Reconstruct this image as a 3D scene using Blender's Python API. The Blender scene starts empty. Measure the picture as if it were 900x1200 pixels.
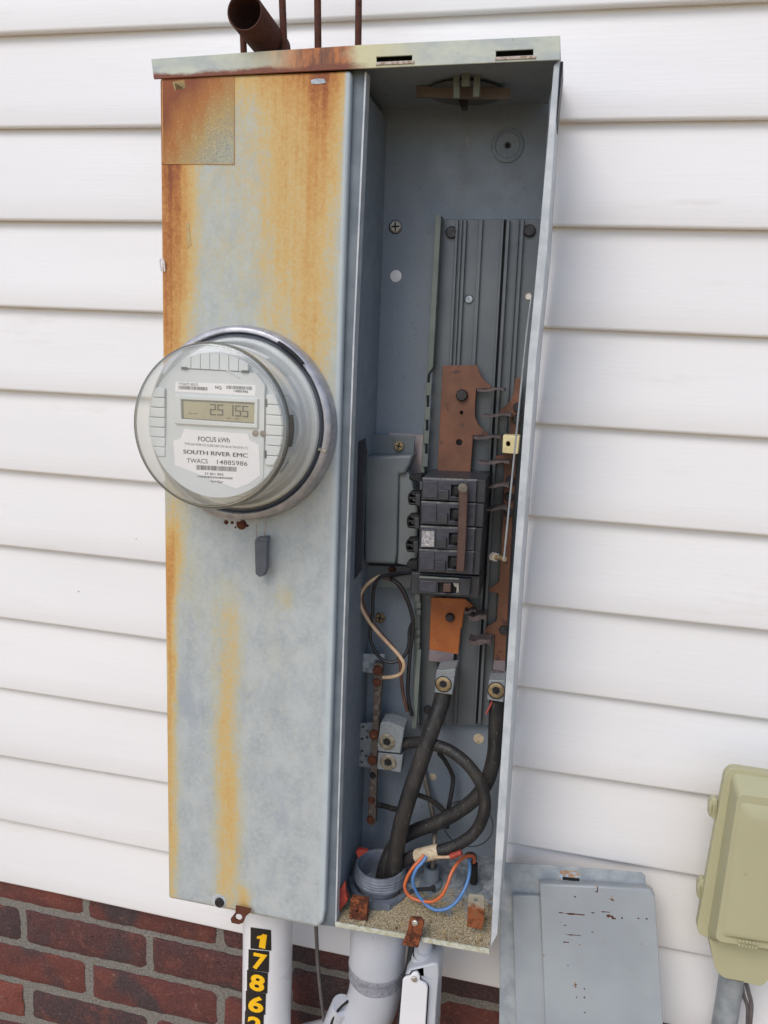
import bpy, math, random
from mathutils import Vector, Matrix
from mathutils.geometry import tessellate_polygon
random.seed(7)
C = bpy.context.scene
COL = C.collection

# ------------------------------------------------------------------ camera
F, YAW, PITCH, ROLL = 926.458, -0.21219, -0.20507, 0.04588
CAM = Vector((0.5, -0.87396, -0.3324))
FWD = Vector((math.sin(YAW)*math.cos(PITCH), math.cos(YAW)*math.cos(PITCH), math.sin(PITCH)))
R0 = Vector((math.cos(YAW), -math.sin(YAW), 0)); U0 = R0.cross(FWD)
RGT = math.cos(ROLL)*R0 + math.sin(ROLL)*U0
UPV = -math.sin(ROLL)*R0 + math.cos(ROLL)*U0
cd = bpy.data.cameras.new('camera'); cam = bpy.data.objects.new('camera', cd); COL.objects.link(cam)
cd.sensor_fit = 'HORIZONTAL'; cd.sensor_width = 36.0; cd.lens = F/900*36
cd.clip_start = 0.01; cd.clip_end = 500
m = Matrix((RGT, UPV, -FWD)).transposed().to_4x4(); m.translation = CAM
cam.matrix_world = m
C.camera = cam

# ------------------------------------------------------------------ light
SUN = Vector((0.045, 0.12, -0.135)).normalized()          # the way the light travels
EL = math.asin(-SUN.z); AZ = math.atan2(-SUN.x, -SUN.y)   # where the sun stands
w = bpy.data.worlds.new('World'); C.world = w; w.use_nodes = True
nt = w.node_tree
bg = nt.nodes['Background']
sky = nt.nodes.new('ShaderNodeTexSky'); sky.sky_type = 'NISHITA'; sky.sun_disc = False
sky.sun_elevation = EL; sky.sun_rotation = AZ; sky.air_density = 1.0; sky.dust_density = 1.5; sky.ozone_density = 1.0
nt.links.new(sky.outputs[0], bg.inputs[0]); bg.inputs[1].default_value = 0.15
ld = bpy.data.lights.new('sun', 'SUN'); ld.energy = 1.05; ld.angle = math.radians(28); ld.color = (1.0, 0.95, 0.88)
sun = bpy.data.objects.new('sun', ld); COL.objects.link(sun); sun.location = (-2, -3, 3)
sun.rotation_euler = SUN.to_track_quat('-Z', 'Y').to_euler()
C.view_settings.view_transform = 'Standard'; C.view_settings.look = 'None'
C.view_settings.exposure = 0.34; C.view_settings.gamma = 1.0
C.render.engine = 'CYCLES'
C.cycles.use_denoising = True
C.cycles.transparent_max_bounces = 16

# ------------------------------------------------------------------ helpers
def ray(u, v): return RGT*((u-450)/F) - UPV*((v-600)/F) + FWD
def at(u, v, y):
    """point of the photograph's pixel u,v on the vertical plane at depth y"""
    d = ray(u, v); return CAM + d*((y-CAM.y)/d.y)
class Plane:
    def __init__(s, p, n): s.p = Vector(p); s.n = Vector(n).normalized()
    def at(s, u, v, h=0):
        d = ray(u, v); q = s.p + s.n*h
        return CAM + d*((q-CAM).dot(s.n)/d.dot(s.n))
def lin(*c):
    o = []
    for x in c:
        x /= 255.0
        o.append(x/12.92 if x <= .04045 else ((x+.055)/1.055)**2.4)
    return (*o, 1.0)

class MB:
    def __init__(s): s.v = []; s.f = []
    def add(s, vs, fs):
        b = len(s.v); s.v += [Vector(q) for q in vs]; s.f += [tuple(i+b for i in f) for f in fs]; return s
    def solid(s, front, back, holes_f=(), holes_b=()):
        """closed slab between two like polygons (with holes)"""
        loops_f = [front]+list(holes_f); loops_b = [back]+list(holes_b)
        if len(loops_f) == 1 and len(front) <= 4:
            n = len(front); s.add(front+back, [tuple(range(n)), tuple(range(2*n-1, n-1, -1))]+[(i, i+n, (i+1) % n+n, (i+1) % n) for i in range(n)]); return s
        tri = tessellate_polygon(loops_f)
        allf = [q for l in loops_f for q in l]; allb = [q for l in loops_b for q in l]; n = len(allf)
        fs = [tuple(t) for t in tri]+[tuple(i+n for i in reversed(t)) for t in tri]
        b = 0
        for l in loops_f:
            k = len(l)
            for i in range(k): fs.append((b+i, b+i+n, b+(i+1) % k+n, b+(i+1) % k))
            b += k
        s.add(allf+allb, fs); return s
    def prism(s, pix, y0, y1, holes=()):
        f = [at(u, v, y0) for u, v in pix]; hf = [[at(u, v, y0) for u, v in h] for h in holes]
        sh = Vector((0, y1-y0, 0))
        return s.solid(f, [q+sh for q in f], hf, [[q+sh for q in h] for h in hf])
    def rect(s, u0, v0, u1, v1, y0, y1): return s.prism([(u0, v0), (u1, v0), (u1, v1), (u0, v1)], y0, y1)
    def poly(s, pts, off):
        off = Vector(off); pts = [Vector(q) for q in pts]
        return s.solid(pts, [q+off for q in pts])
    def box(s, a, b):
        (x0, y0, z0), (x1, y1, z1) = a, b
        return s.solid([Vector((x0, y0, z0)), Vector((x1, y0, z0)), Vector((x1, y0, z1)), Vector((x0, y0, z1))],
                       [Vector((x0, y1, z0)), Vector((x1, y1, z0)), Vector((x1, y1, z1)), Vector((x0, y1, z1))])
    def lathe(s, c, axis, prof, seg=48, a0=0, a1=2*math.pi):
        """prof: (radius, height along axis) pairs"""
        c = Vector(c); ax = Vector(axis).normalized()
        e1 = ax.orthogonal().normalized(); e2 = ax.cross(e1)
        full = abs(a1-a0-2*math.pi) < 1e-6; n = seg if full else seg+1
        vs = []
        for r, h in prof:
            for i in range(n):
                a = a0+(a1-a0)*i/seg
                vs.append(c+ax*h+(e1*math.cos(a)+e2*math.sin(a))*r)
        fs = []
        for j in range(len(prof)-1):
            for i in range(seg):
                k = (i+1) % n
                fs.append((j*n+i, j*n+k, (j+1)*n+k, (j+1)*n+i))
        s.add(vs, fs); return s
    def disc(s, c, axis, r, h, seg=24, bev=0.15):
        return s.lathe(c, axis, [(0.00001, 0), (r, 0), (r, h*(1-bev)), (r*(1-bev*.6), h), (0.00001, h)], seg)
    def tube(s, pts, r, seg=12, smooth=6, cap=True):
        pts = [Vector(q) for q in pts]
        if smooth > 1 and len(pts) > 2:
            o = []
            for i in range(len(pts)-1):
                p0 = pts[max(i-1, 0)]; p1 = pts[i]; p2 = pts[i+1]; p3 = pts[min(i+2, len(pts)-1)]
                for k in range(smooth):
                    t = k/smooth
                    o.append(.5*((2*p1)+(p2-p0)*t+(2*p0-5*p1+4*p2-p3)*t*t+(3*p1-p0-3*p2+p3)*t**3))
            o.append(pts[-1]); pts = o
        n = len(pts); rr = r if callable(r) else (lambda t: r)
        vs = []; nrm = None
        for i, p in enumerate(pts):
            t = (pts[min(i+1, n-1)]-pts[max(i-1, 0)]).normalized()
            if nrm is None: nrm = t.orthogonal().normalized()
            nrm = (nrm-t*nrm.dot(t)).normalized(); b = t.cross(nrm)
            for k in range(seg):
                a = 2*math.pi*k/seg; vs.append(p+(nrm*math.cos(a)+b*math.sin(a))*rr(i/(n-1)))
        fs = [(i*seg+k, i*seg+(k+1) % seg, (i+1)*seg+(k+1) % seg, (i+1)*seg+k) for i in range(n-1) for k in range(seg)]
        if cap: fs += [tuple(range(seg-1, -1, -1)), tuple((n-1)*seg+k for k in range(seg))]
        return s.add(vs, fs)
    def ptube(s, pix, r, **k): return s.tube([at(*q) for q in pix], r, **k)
    def sheet(s, pts): return s.add(pts, [tuple(range(len(pts)))])

def link(o): COL.objects.link(o); return o
def build(name, mb, mat, parent=None, bev=0, seg=2, ang=40, label=None, kind=None, fix=True):
    """ONE mesh object out of a builder; vertices are given in world space"""
    org = parent['org'] if parent is not None else None
    O = Vector(org) if org is not None else Vector((0, 0, 0))
    me = bpy.data.meshes.new(name)
    me.from_pydata([q-O for q in mb.v], [], mb.f); me.validate()
    if fix:
        import bmesh
        bm = bmesh.new(); bm.from_mesh(me); bmesh.ops.remove_doubles(bm, verts=bm.verts, dist=1e-6)
        bmesh.ops.recalc_face_normals(bm, faces=bm.faces); bm.to_mesh(me); bm.free()
    me.materials.append(mat)
    for p in me.polygons: p.use_smooth = True
    me.set_sharp_from_angle(angle=math.radians(ang))
    o = link(bpy.data.objects.new(name, me))
    if bev:
        b = o.modifiers.new('bevel', 'BEVEL'); b.width = bev; b.segments = seg; b.limit_method = 'ANGLE'; b.angle_limit = math.radians(35)
        b.use_clamp_overlap = True
    if parent is not None:
        o.parent = parent; o['org'] = tuple(O)
    else: o['org'] = (0.0, 0.0, 0.0)
    if label: o['label'] = label
    if kind: o['kind'] = kind
    return o
def thing(name, label, cat, loc, group=None):
    o = link(bpy.data.objects.new(name, None)); o.empty_display_size = .05; o.location = loc; o['org'] = tuple(loc)
    o['label'] = label; o['category'] = cat
    if group: o['group'] = group
    return o
def tag(o, label, cat, group=None):
    o['label'] = label; o['category'] = cat
    if group: o['group'] = group
    return o
def solo(name, mb, mat, label, cat, loc, group=None, **k):
    """a thing that is one mesh, its origin at loc"""
    h = {'org': tuple(loc)}
    O = Vector(loc); mb.v = [q-O for q in mb.v]
    o = build(name, mb, mat, **k); o.location = loc; o['org'] = tuple(loc)
    return tag(o, label, cat, group)

def text_geo(s, off=0.0, sx=1.0):
    cu = bpy.data.curves.new('print', 'FONT'); cu.body = s; cu.size = 1; cu.offset = off; cu.resolution_u = 3
    o = bpy.data.objects.new('print', cu); COL.objects.link(o)
    dg = bpy.context.evaluated_depsgraph_get(); dg.update()
    me = bpy.data.meshes.new_from_object(o.evaluated_get(dg))
    vs = [v.co.copy() for v in me.vertices]; fs = [tuple(p.vertices) for p in me.polygons]
    bpy.data.objects.remove(o); bpy.data.curves.remove(cu); bpy.data.meshes.remove(me)
    x0 = min(v.x for v in vs); x1 = max(v.x for v in vs); y1 = max(v.y for v in vs)
    return [((v.x-x0)/(x1-x0), v.y, 0) for v in vs], fs, y1
def put_text(mb, s, a, b, h, y, off=0.0):
    """text from pixel a to pixel b (baseline ends), cap height h pixels, on the plane y"""
    vs, fs, cap = text_geo(s, off)
    A = at(*a, y); X = at(*b, y)-A; up = at(a[0], a[1]-h, y)-A
    mb.add([A+X*p[0]+up*(p[1]/.72) for p in vs], fs)

# ------------------------------------------------------------------ materials
class NM:
    def __init__(s, name, rough=.6, metal=0.0, spec=.5):
        s.m = bpy.data.materials.new(name); s.m.use_nodes = True; s.t = s.m.node_tree
        s.b = s.t.nodes['Principled BSDF']; s.b.inputs['Roughness'].default_value = rough; s.b.inputs['Metallic'].default_value = metal
        s.b.inputs['Specular IOR Level'].default_value = spec
        s._pos = None
    def n(s, k): return s.t.nodes.new(k)
    def set(s, sock, v):
        if isinstance(v, bpy.types.NodeSocket): s.t.links.new(v, sock)
        elif v is not None: sock.default_value = v
    def pos(s):
        if s._pos is None: s._pos = s.n('ShaderNodeNewGeometry').outputs['Position']
        return s._pos
    def xyz(s):
        q = s.n('ShaderNodeSeparateXYZ'); s.set(q.inputs[0], s.pos()); return q.outputs
    def scaled(s, v, off=(0, 0, 0)):
        q = s.n('ShaderNodeMapping'); s.set(q.inputs['Vector'], s.pos()); q.inputs['Scale'].default_value = v; q.inputs['Location'].default_value = off
        return q.outputs[0]
    def noise(s, scale, detail=3, rough=.55, vec=None, dist=0):
        q = s.n('ShaderNodeTexNoise'); s.set(q.inputs['Vector'], vec or s.pos())
        q.inputs['Scale'].default_value = scale; q.inputs['Detail'].default_value = detail; q.inputs['Roughness'].default_value = rough; q.inputs['Distortion'].default_value = dist
        return q.outputs['Fac']
    def voro(s, scale, vec=None, feat='F1'):
        q = s.n('ShaderNodeTexVoronoi'); s.set(q.inputs['Vector'], vec or s.pos()); q.inputs['Scale'].default_value = scale; q.feature = feat
        return q.outputs
    def math(s, op, a, b=None, c=None, clamp=False):
        q = s.n('ShaderNodeMath'); q.operation = op; q.use_clamp = clamp
        s.set(q.inputs[0], a); s.set(q.inputs[1], b)
        if c is not None: s.set(q.inputs[2], c)
        return q.outputs[0]
    def step(s, x, a, b, lo=0.0, hi=1.0):
        q = s.n('ShaderNodeMapRange'); q.interpolation_type = 'SMOOTHSTEP'; s.set(q.inputs[0], x)
        if a > b: a, b, lo, hi = b, a, hi, lo
        for i, k in enumerate((a, b, lo, hi)): q.inputs[i+1].default_value = k
        return q.outputs[0]
    def ramp(s, f, stops):
        q = s.n('ShaderNodeValToRGB'); s.set(q.inputs[0], f); e = q.color_ramp.elements
        while len(e) < len(stops): e.new(.5)
        for k, (p, c) in zip(e, stops): k.position = p; k.color = c
        return q.outputs[0]
    def mix(s, f, a, b, mode='MIX'):
        q = s.n('ShaderNodeMix'); q.data_type = 'RGBA'; q.blend_type = mode
        s.set(q.inputs[0], f); s.set(q.inputs[6], a); s.set(q.inputs[7], b); return q.outputs[2]
    def base(s, v): s.set(s.b.inputs['Base Color'], v); return s
    def rough(s, v): s.set(s.b.inputs['Roughness'], v); return s
    def bump(s, h, strength=.3, dist=.001):
        q = s.n('ShaderNodeBump'); s.set(q.inputs['Height'], h); q.inputs['Strength'].default_value = strength; q.inputs['Distance'].default_value = dist
        s.set(s.b.inputs['Normal'], q.outputs[0]); return s

def M_plain(name, c1, c2=None, scale=60, rough=.5, metal=0.0, bump=.15, spots=None, spot_amt=.62, spot_scale=40, spec=.5):
    k = NM(name, rough, metal, spec); c2 = c2 or tuple(x*.8 for x in c1[:3])+(1,)
    f = k.noise(scale, 4); col = k.mix(k.step(f, .3, .7), c1, c2)
    if spots:
        g = k.noise(spot_scale, 5, .65); col = k.mix(k.step(g, spot_amt, spot_amt+.07), col, spots)
    k.base(col); k.rough(k.step(k.noise(scale*1.7, 3), .2, .8, max(rough-.1, .05), min(rough+.12, 1)))
    k.bump(k.noise(scale*4, 3), bump, .0006); return k.m

def M_siding():
    k = NM('white_vinyl', .48)
    g = k.noise(1, 4, .65, k.scaled((12, 40, 300)))
    g2 = k.noise(1, 2, .5, k.scaled((2, 6, 9)))
    col = k.mix(k.step(g2, .3, .7), lin(230, 229, 230), lin(225, 224, 225))
    dirt = k.noise(1, 5, .7, k.scaled((5, 40, 30), (3, 1, 5)))
    col = k.mix(k.math('MULTIPLY', k.step(dirt, .58, .8), .35), col, lin(200, 192, 182))
    sp = k.voro(15); col = k.mix(k.step(sp['Distance'], .022, .012), col, lin(150, 138, 122))
    k.base(col); k.bump(g, .3, .0007)
    k.rough(k.step(g, .3, .7, .4, .56)); return k.m
def M_brick():
    k = NM('red_brick', .85)
    oi = k.n('ShaderNodeObjectInfo').outputs['Random']
    n1 = k.noise(22, 4, .6); n2 = k.noise(140, 5, .7); n3 = k.noise(9, 2)
    col = k.ramp(k.math('ADD', k.math('MULTIPLY', oi, .75), k.math('MULTIPLY', n1, .3)),
                 [(0, lin(70, 44, 46)), (.25, lin(108, 56, 50)), (.42, lin(80, 46, 48)), (.6, lin(126, 66, 56)), (.75, lin(88, 48, 46)), (.88, lin(74, 52, 56)), (1, lin(62, 50, 54))])
    wn = k.n('ShaderNodeTexWhiteNoise'); wn.noise_dimensions = '1D'; k.set(wn.inputs['W'], k.math('MULTIPLY', oi, 37.0))
    col = k.mix(k.step(wn.outputs['Value'], .70, .78), col, lin(70, 52, 56)); col = k.mix(k.math('MULTIPLY', k.step(k.noise(35, 4, .7), .5, .7), .6), col, lin(126, 70, 58))
    col = k.mix(k.step(n3, .52, .64), col, lin(64, 54, 58))
    col = k.mix(k.step(n2, .6, .75), col, lin(140, 110, 98))
    col = k.mix(k.step(k.noise(90, 3), .66, .72), col, lin(42, 30, 30))
    fine = k.noise(420, 4, .75); col = k.mix(k.math('MULTIPLY', k.step(fine, .50, .68), .45), col, lin(150, 108, 92)); col = k.mix(k.math('MULTIPLY', k.step(fine, .44, .32), .6), col, lin(52, 34, 32))
    k.base(col); k.bump(k.math('ADD', k.noise(200, 6, .75), k.math('MULTIPLY', k.noise(60, 3), .8)), .9, .004); return k.m
def M_mortar():
    k = NM('grey_mortar', .95)
    f = k.noise(330, 4, .8); col = k.ramp(f, [(.3, lin(84, 80, 75)), (.46, lin(138, 133, 126)), (.6, lin(168, 163, 155)), (.75, lin(198, 194, 186))]); col = k.mix(k.math('MULTIPLY', k.noise(25, 3), .5), col, lin(136, 130, 122)); k.base(col); k.bump(f, 1.0, .005); return k.m
def M_cover():
    """galvanised cover with rust washed down in streaks"""
    k = NM('rust_streaked_galvanised', .5, .0, .35)
    x, y, z = k.xyz()
    X = k.math('DIVIDE', k.math('SUBTRACT', x, .0975), .195)
    D = k.math('DIVIDE', k.math('SUBTRACT', -.082, z), .885)
    wob = k.math('SUBTRACT', k.noise(1, 3, .6, k.scaled((16, 1, 5))), .5)
    wob2 = k.math('SUBTRACT', k.noise(1, 3, .6, k.scaled((50, 1, 10))), .5)
    Xw = k.math('ADD', X, k.math('ADD', k.math('MULTIPLY', wob, .13), k.math('MULTIPLY', wob2, .05)))
    tot = None
    def streak(xc, wdt, d0, d1, f0, f1, amt):
        nonlocal tot
        t = k.math('DIVIDE', k.math('SUBTRACT', Xw, xc), wdt)
        g = k.math('POWER', 2.718, k.math('MULTIPLY', k.math('MULTIPLY', t, t), -1.0))
        if d0 > 0: g = k.math('MULTIPLY', g, k.step(D, d0-f0, d0+f0))
        g = k.math('MULTIPLY', g, k.step(D, d1+f1, d1-f1)); g = k.math('MULTIPLY', g, amt)
        tot = g if tot is None else k.math('ADD', tot, g)
    streak(.04, .085, 0, .40, 0, .16, .48)
    streak(.14, .10, 0, .16, 0, .16, .35)
    streak(.13, .075, 0, .5, 0, .2, .34)
    streak(.17, .06, 0, .06, 0, .07, .35)
    streak(.85, .115, 0, .38, 0, .19, .38)
    streak(.66, .10, 0, .28, 0, .22, .27)
    streak(.88, .12, 0, .08, 0, .12, .40)
    streak(.45, .28, 0, .26, 0, .2, .12)
    streak(.5, .8, 0, .012, 0, .06, .46)
    streak(.07, .05, .5, .85, .05, .32, .34)
    streak(.06, .055, .5, 1.1, .05, .02, .30)
    streak(.20, .14, .52, .62, .04, .08, .14)
    streak(.42, .085, .57, 1.04, .04, .12, .22)
    streak(.42, .16, .55, 1.05, .06, .1, .12)
    streak(.38, .09, .72, 1.02, .1, .04, .10)
    streak(.54, .05, .965, 1.1, .02, .02, .40)
    streak(.74, .045, .565, .585, .02, .02, .25)
    streak(.70, .10, .54, .78, .03, .1, .10)
    streak(.5, 1.6, 0, .44, 0, .16, .12)
    grain = k.math('MULTIPLY', k.math('SUBTRACT', k.noise(330, 4, .8), .5), .55)
    blot = k.math('MULTIPLY', k.math('SUBTRACT', k.noise(1, 5, .7, k.scaled((60, 1, 30))), .5), .30)
    drip = k.math('MULTIPLY', k.math('SUBTRACT', k.noise(1, 4, .7, k.scaled((170, 1, 3.5))), .5), k.math('MULTIPLY', tot, .75))
    a = k.math('ADD', k.math('ADD', tot, drip), k.math('ADD', grain, blot))
    b1 = k.noise(1, 6, .72, k.scaled((48, 1, 32), (4, 0, 2))); b2 = k.noise(210, 4, .8)
    galv = k.mix(k.step(b1, .3, .7), lin(158, 165, 170), lin(180, 186, 188))
    galv = k.mix(k.math('MULTIPLY', k.step(b2, .42, .62), .55), galv, lin(184, 188, 184))
    galv = k.mix(k.math('MULTIPLY', k.step(k.noise(1, 4, .6, k.scaled((24, 1, 9), (9, 3, 1))), .56, .70), .45), galv, lin(142, 152, 166))
    rust = k.ramp(a, [(0, lin(168, 176, 172)), (.2, lin(178, 176, 146)), (.42, lin(198, 170, 114)), (.66, lin(190, 142, 82)), (.86, lin(164, 104, 58)), (1, lin(132, 76, 50))])
    col = k.mix(k.step(a, .0, .46), galv, rust)
    edge = k.math('MAXIMUM', k.step(X, .965, .985), k.step(X, .020, .012))
    col = k.mix(edge, col, k.mix(k.step(X, .5, .6), k.mix(b1, lin(196, 198, 172), lin(204, 206, 186)), k.mix(b1, lin(160, 172, 182), lin(190, 198, 198))))
    chip = k.noise(1, 5, .75, k.scaled((150, 1, 80)))
    col = k.mix(k.math('MULTIPLY', k.step(chip, .70, .74), .6), col, lin(206, 210, 208))
    k.base(col); k.rough(k.step(a, 0, .5, .42, .72)); k.bump(k.noise(300, 4, .7), .15, .0006); return k.m
def M_faded():
    """faded sticker on the cover, its print flaking off"""
    k = NM('faded_sticker', .6, 0, .3); x, y, z = k.xyz()
    X = k.math('DIVIDE', k.math('SUBTRACT', x, .1), .08); D = k.math('DIVIDE', k.math('SUBTRACT', -.09, z), .085)
    n = k.noise(520, 3, .7); m2 = k.noise(1, 4, .6, k.scaled((40, 1, 14)))
    a = k.math('ADD', k.math('MULTIPLY', k.math('ADD', X, D), .5), k.math('MULTIPLY', k.math('SUBTRACT', m2, .5), .5))
    col = k.ramp(a, [(0, lin(150, 86, 50)), (.30, lin(128, 72, 46)), (.48, lin(164, 108, 58)), (.64, lin(168, 142, 92)), (.9, lin(158, 160, 144))])
    col = k.mix(k.math('MULTIPLY', k.step(n, .52, .62), k.step(a, .42, .9)), col, lin(132, 132, 124))
    col = k.mix(k.math('MULTIPLY', k.step(n, .42, .36), k.step(a, .2, .9)), col, lin(192, 178, 126))
    k.base(col); return k.m
def M_hood():
    k = NM('galvanised_rusted_lip', .5, 0, .35); x, y, z = k.xyz()
    n = k.noise(1, 4, .65, k.scaled((30, 6, 60))); g = k.noise(300, 4, .7)
    zz = k.math('ADD', k.math('SUBTRACT', z, k.math('MULTIPLY', x, .0216)), .0801)    # 0 on the lower edge of the lip's left end
    low = k.math('MULTIPLY', k.step(k.math('ADD', zz, k.math('MULTIPLY', k.math('SUBTRACT', n, .5), .010)), -.0125, -.0165), k.step(x, .315, .285))
    mid = k.math('MULTIPLY', k.step(k.math('ADD', x, k.math('MULTIPLY', n, .03)), .205, .275), k.step(k.math('ADD', x, k.math('MULTIPLY', n, .03)), .318, .296))
    halo = k.math('MULTIPLY', k.step(x, .15, .27), k.step(x, .37, .30))
    col = k.mix(k.step(n, .3, .7), lin(166, 174, 174), lin(190, 195, 180))
    col = k.mix(k.math('MULTIPLY', halo, .75), col, lin(204, 196, 150))
    col = k.mix(k.math('MULTIPLY', mid, .95), col, k.mix(k.step(k.noise(1, 5, .75, k.scaled((140, 20, 30))), .35, .65), lin(98, 50, 36), lin(178, 104, 52)))
    col = k.mix(low, col, k.mix(g, lin(96, 52, 40), lin(136, 78, 54)))
    col = k.mix(k.math('MULTIPLY', k.step(k.noise(260, 5, .7), .64, .7), .7), col, lin(112, 100, 88))
    k.base(col); k.bump(g, .2, .0006); return k.m
def M_floor():
    k = NM('dirty_galvanised_floor', .8, 0, .2); x, y, z = k.xyz()
    n = k.noise(90, 5, .7); f = k.noise(700, 3, .7)
    a = k.math('ADD', k.step(y, -.05, -.115), k.math('MULTIPLY', k.math('SUBTRACT', k.noise(38, 5, .75), .5), 3.2))
    dirt = k.ramp(f, [(.3, lin(62, 54, 42)), (.45, lin(134, 120, 94)), (.58, lin(176, 162, 132)), (.72, lin(212, 204, 182))])
    metal = k.mix(k.step(n, .35, .65), lin(104, 112, 122), lin(150, 156, 160))
    col = k.mix(k.step(a, .2, .55), metal, dirt); k.base(col); k.bump(f, .8, .0015); return k.m
def M_speckled(name, c1, c2, c3, scale=350, rough=.6, metal=0):
    k = NM(name, rough, metal); n = k.noise(scale, 4, .75); b = k.noise(scale*.2, 3)
    col = k.ramp(n, [(.32, c3), (.45, c1), (.6, c2), (.75, c3)]); col = k.mix(k.math('MULTIPLY', k.step(b, .5, .7), .5), col, c1)
    k.base(col); k.bump(n, .3, .0008); return k.m
def M_rust(name, a=lin(46, 30, 26), b=lin(98, 60, 46), scale=130):
    k = NM(name, .85, 0, .25); n = k.noise(scale, 5, .7); k.base(k.ramp(n, [(.3, a), (.47, lin(88, 50, 36)), (.56, b), (.64, lin(84, 48, 34)), (.74, lin(150, 108, 78))])); k.bump(n, .6, .0015); return k.m
def M_glass(name='clear_polycarbonate', edge=.36, haze=.12, mid=.965):
    k = NM(name); t = k.t
    lw = k.n('ShaderNodeLayerWeight'); lw.inputs['Blend'].default_value = .5
    tr = k.n('ShaderNodeBsdfTransparent'); gl = k.n('ShaderNodeBsdfGlossy'); gl.inputs['Roughness'].default_value = .04
    c = k.ramp(lw.outputs['Facing'], [(0, (.99, .99, .98, 1)), (.6, (mid, mid+.004, mid-.015, 1)), (.88, (mid-.08, mid-.07, mid-.09, 1)), (1, (edge, edge+.02, edge+.02, 1))]); t.links.new(c, tr.inputs[0])
    fr = k.n('ShaderNodeMath'); fr.operation = 'MULTIPLY_ADD'; f5 = k.math('POWER', lw.outputs['Facing'], 3.0)
    t.links.new(f5, fr.inputs[0]); fr.inputs[1].default_value = .9; fr.inputs[2].default_value = .045
    ms = k.n('ShaderNodeMixShader'); t.links.new(fr.outputs[0], ms.inputs[0]); t.links.new(tr.outputs[0], ms.inputs[1]); t.links.new(gl.outputs[0], ms.inputs[2])
    df = k.n('ShaderNodeBsdfDiffuse'); df.inputs[0].default_value = (.80, .80, .72, 1); m2 = k.n('ShaderNodeMixShader'); m2.inputs[0].default_value = haze; t.links.new(ms.outputs[0], m2.inputs[1]); t.links.new(df.outputs[0], m2.inputs[2])
    t.links.new(m2.outputs[0], t.nodes['Material Output'].inputs['Surface']); return k.m
def M_door():
    """grey enamel with rusty chips"""
    k = NM('grey_enamel', .35, 0, .45); x, y, z = k.xyz()
    n = k.noise(1, 5, .7, k.scaled((70, 60, 160))); b = k.noise(12, 3)
    col = k.mix(k.step(b, .3, .7), lin(140, 146, 151), lin(150, 156, 160))
    zone = k.math('MULTIPLY', k.step(z, -1.04, -1.0), k.step(z, -.93, -.95))
    thr = k.math('ADD', n, k.math('MULTIPLY', zone, .04))
    col = k.mix(k.step(thr, .69, .705), col, lin(150, 118, 84)); col = k.mix(k.step(thr, .725, .735), col, lin(44, 32, 28))
    k.base(col); k.rough(k.step(k.noise(60, 3), .3, .7, .3, .45)); k.bump(k.noise(180, 3), .06, .0005); return k.m
def M_ground():
    k = NM('warm_bounce_ground', .95, 0, .1); n = k.noise(6, 6, .7); n2 = k.noise(60, 5, .7)  # unseen ground, coloured tan and bright to bounce warm light upward
    k.base(k.mix(k.step(n2, .3, .7), k.mix(n, lin(200, 164, 116), lin(156, 140, 92)), lin(216, 182, 136))); k.bump(n2, .8, .02); return k.m

siding_m = M_siding(); brick_m = M_brick(); mortar_m = M_mortar(); cover_m = M_cover(); hood_m = M_hood(); floor_m = M_floor()
faded_m = M_faded(); glass_m = M_glass(); rim_m = M_glass('polycarbonate_rim', .02, .02, .32); door_m = M_door(); ground_m = M_ground()
def M_box():
    k = NM('grey_box_paint', .5, 0, .4)
    col = k.mix(k.noise(9, 3), lin(116, 126, 138), lin(130, 140, 151))
    col = k.mix(k.math('MULTIPLY', k.step(k.noise(1, 5, .7, k.scaled((26, 20, 5))), .52, .76), .3), col, lin(108, 108, 104))
    col = k.mix(k.math('MULTIPLY', k.step(k.noise(120, 5, .75), .56, .72), .5), col, lin(92, 90, 86))
    col = k.mix(k.math('MULTIPLY', k.step(k.noise(260, 3, .7), .66, .72), .7), col, lin(60, 58, 56))
    col = k.mix(k.math('MULTIPLY', k.step(k.noise(1, 4, .8, k.scaled((90, 90, 30), (7, 1, 2))), .64, .70), .35), col, lin(158, 160, 158))
    k.base(col); k.rough(k.step(k.noise(40, 4), .3, .7, .38, .62)); k.bump(k.noise(160, 4, .7), .15, .0006); return k.m
box_m = M_box()
boxedge_m = M_plain('worn_galvanised_edge', lin(194, 199, 203), lin(168, 175, 181), 50, .42, .0, .12, lin(104, 96, 86), .70, 120)
strip_m = M_plain('dull_galvanised', lin(116, 125, 134), lin(96, 106, 116), 30, .5, .0, .12, lin(78, 74, 72), .7, 80)
pan_m = M_plain('grey_anodised_pan', lin(98, 104, 109), lin(88, 94, 100), 20, .42, .25, .08)
rail_m = M_plain('grey_green_plastic', lin(106, 113, 108), lin(94, 102, 98), 40, .5)
copper_m = M_plain('dull_copper', lin(116, 76, 56), lin(98, 64, 48), 45, .55, .0, .15, lin(72, 48, 46), .62, 60)
copper2_m = M_plain('bright_copper', lin(164, 94, 46), lin(146, 80, 40), 50, .5, .0, .12, lin(110, 62, 40), .64, 80)
stab_m = M_plain('dark_tinned_copper', lin(98, 88, 88), lin(74, 66, 68), 90, .55, .2)
lug_m = M_speckled('oxidised_aluminium', lin(140, 146, 150), lin(118, 124, 128), lin(70, 70, 70), 420, .55, .1)
brass_m = M_plain('dull_brass', lin(172, 152, 116), lin(126, 108, 80), 160, .4, .4, .2)
dark_m = M_plain('dark_steel', lin(52, 50, 54), lin(38, 36, 40), 120, .5, .2)
black_m = M_plain('black_void', lin(22, 22, 24), lin(16, 16, 18), 60, .7)
breaker_m = M_plain('black_phenolic', lin(54, 56, 62), lin(44, 46, 52), 120, .42, 0, .18, lin(112, 110, 108), .67, 160)
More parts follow.
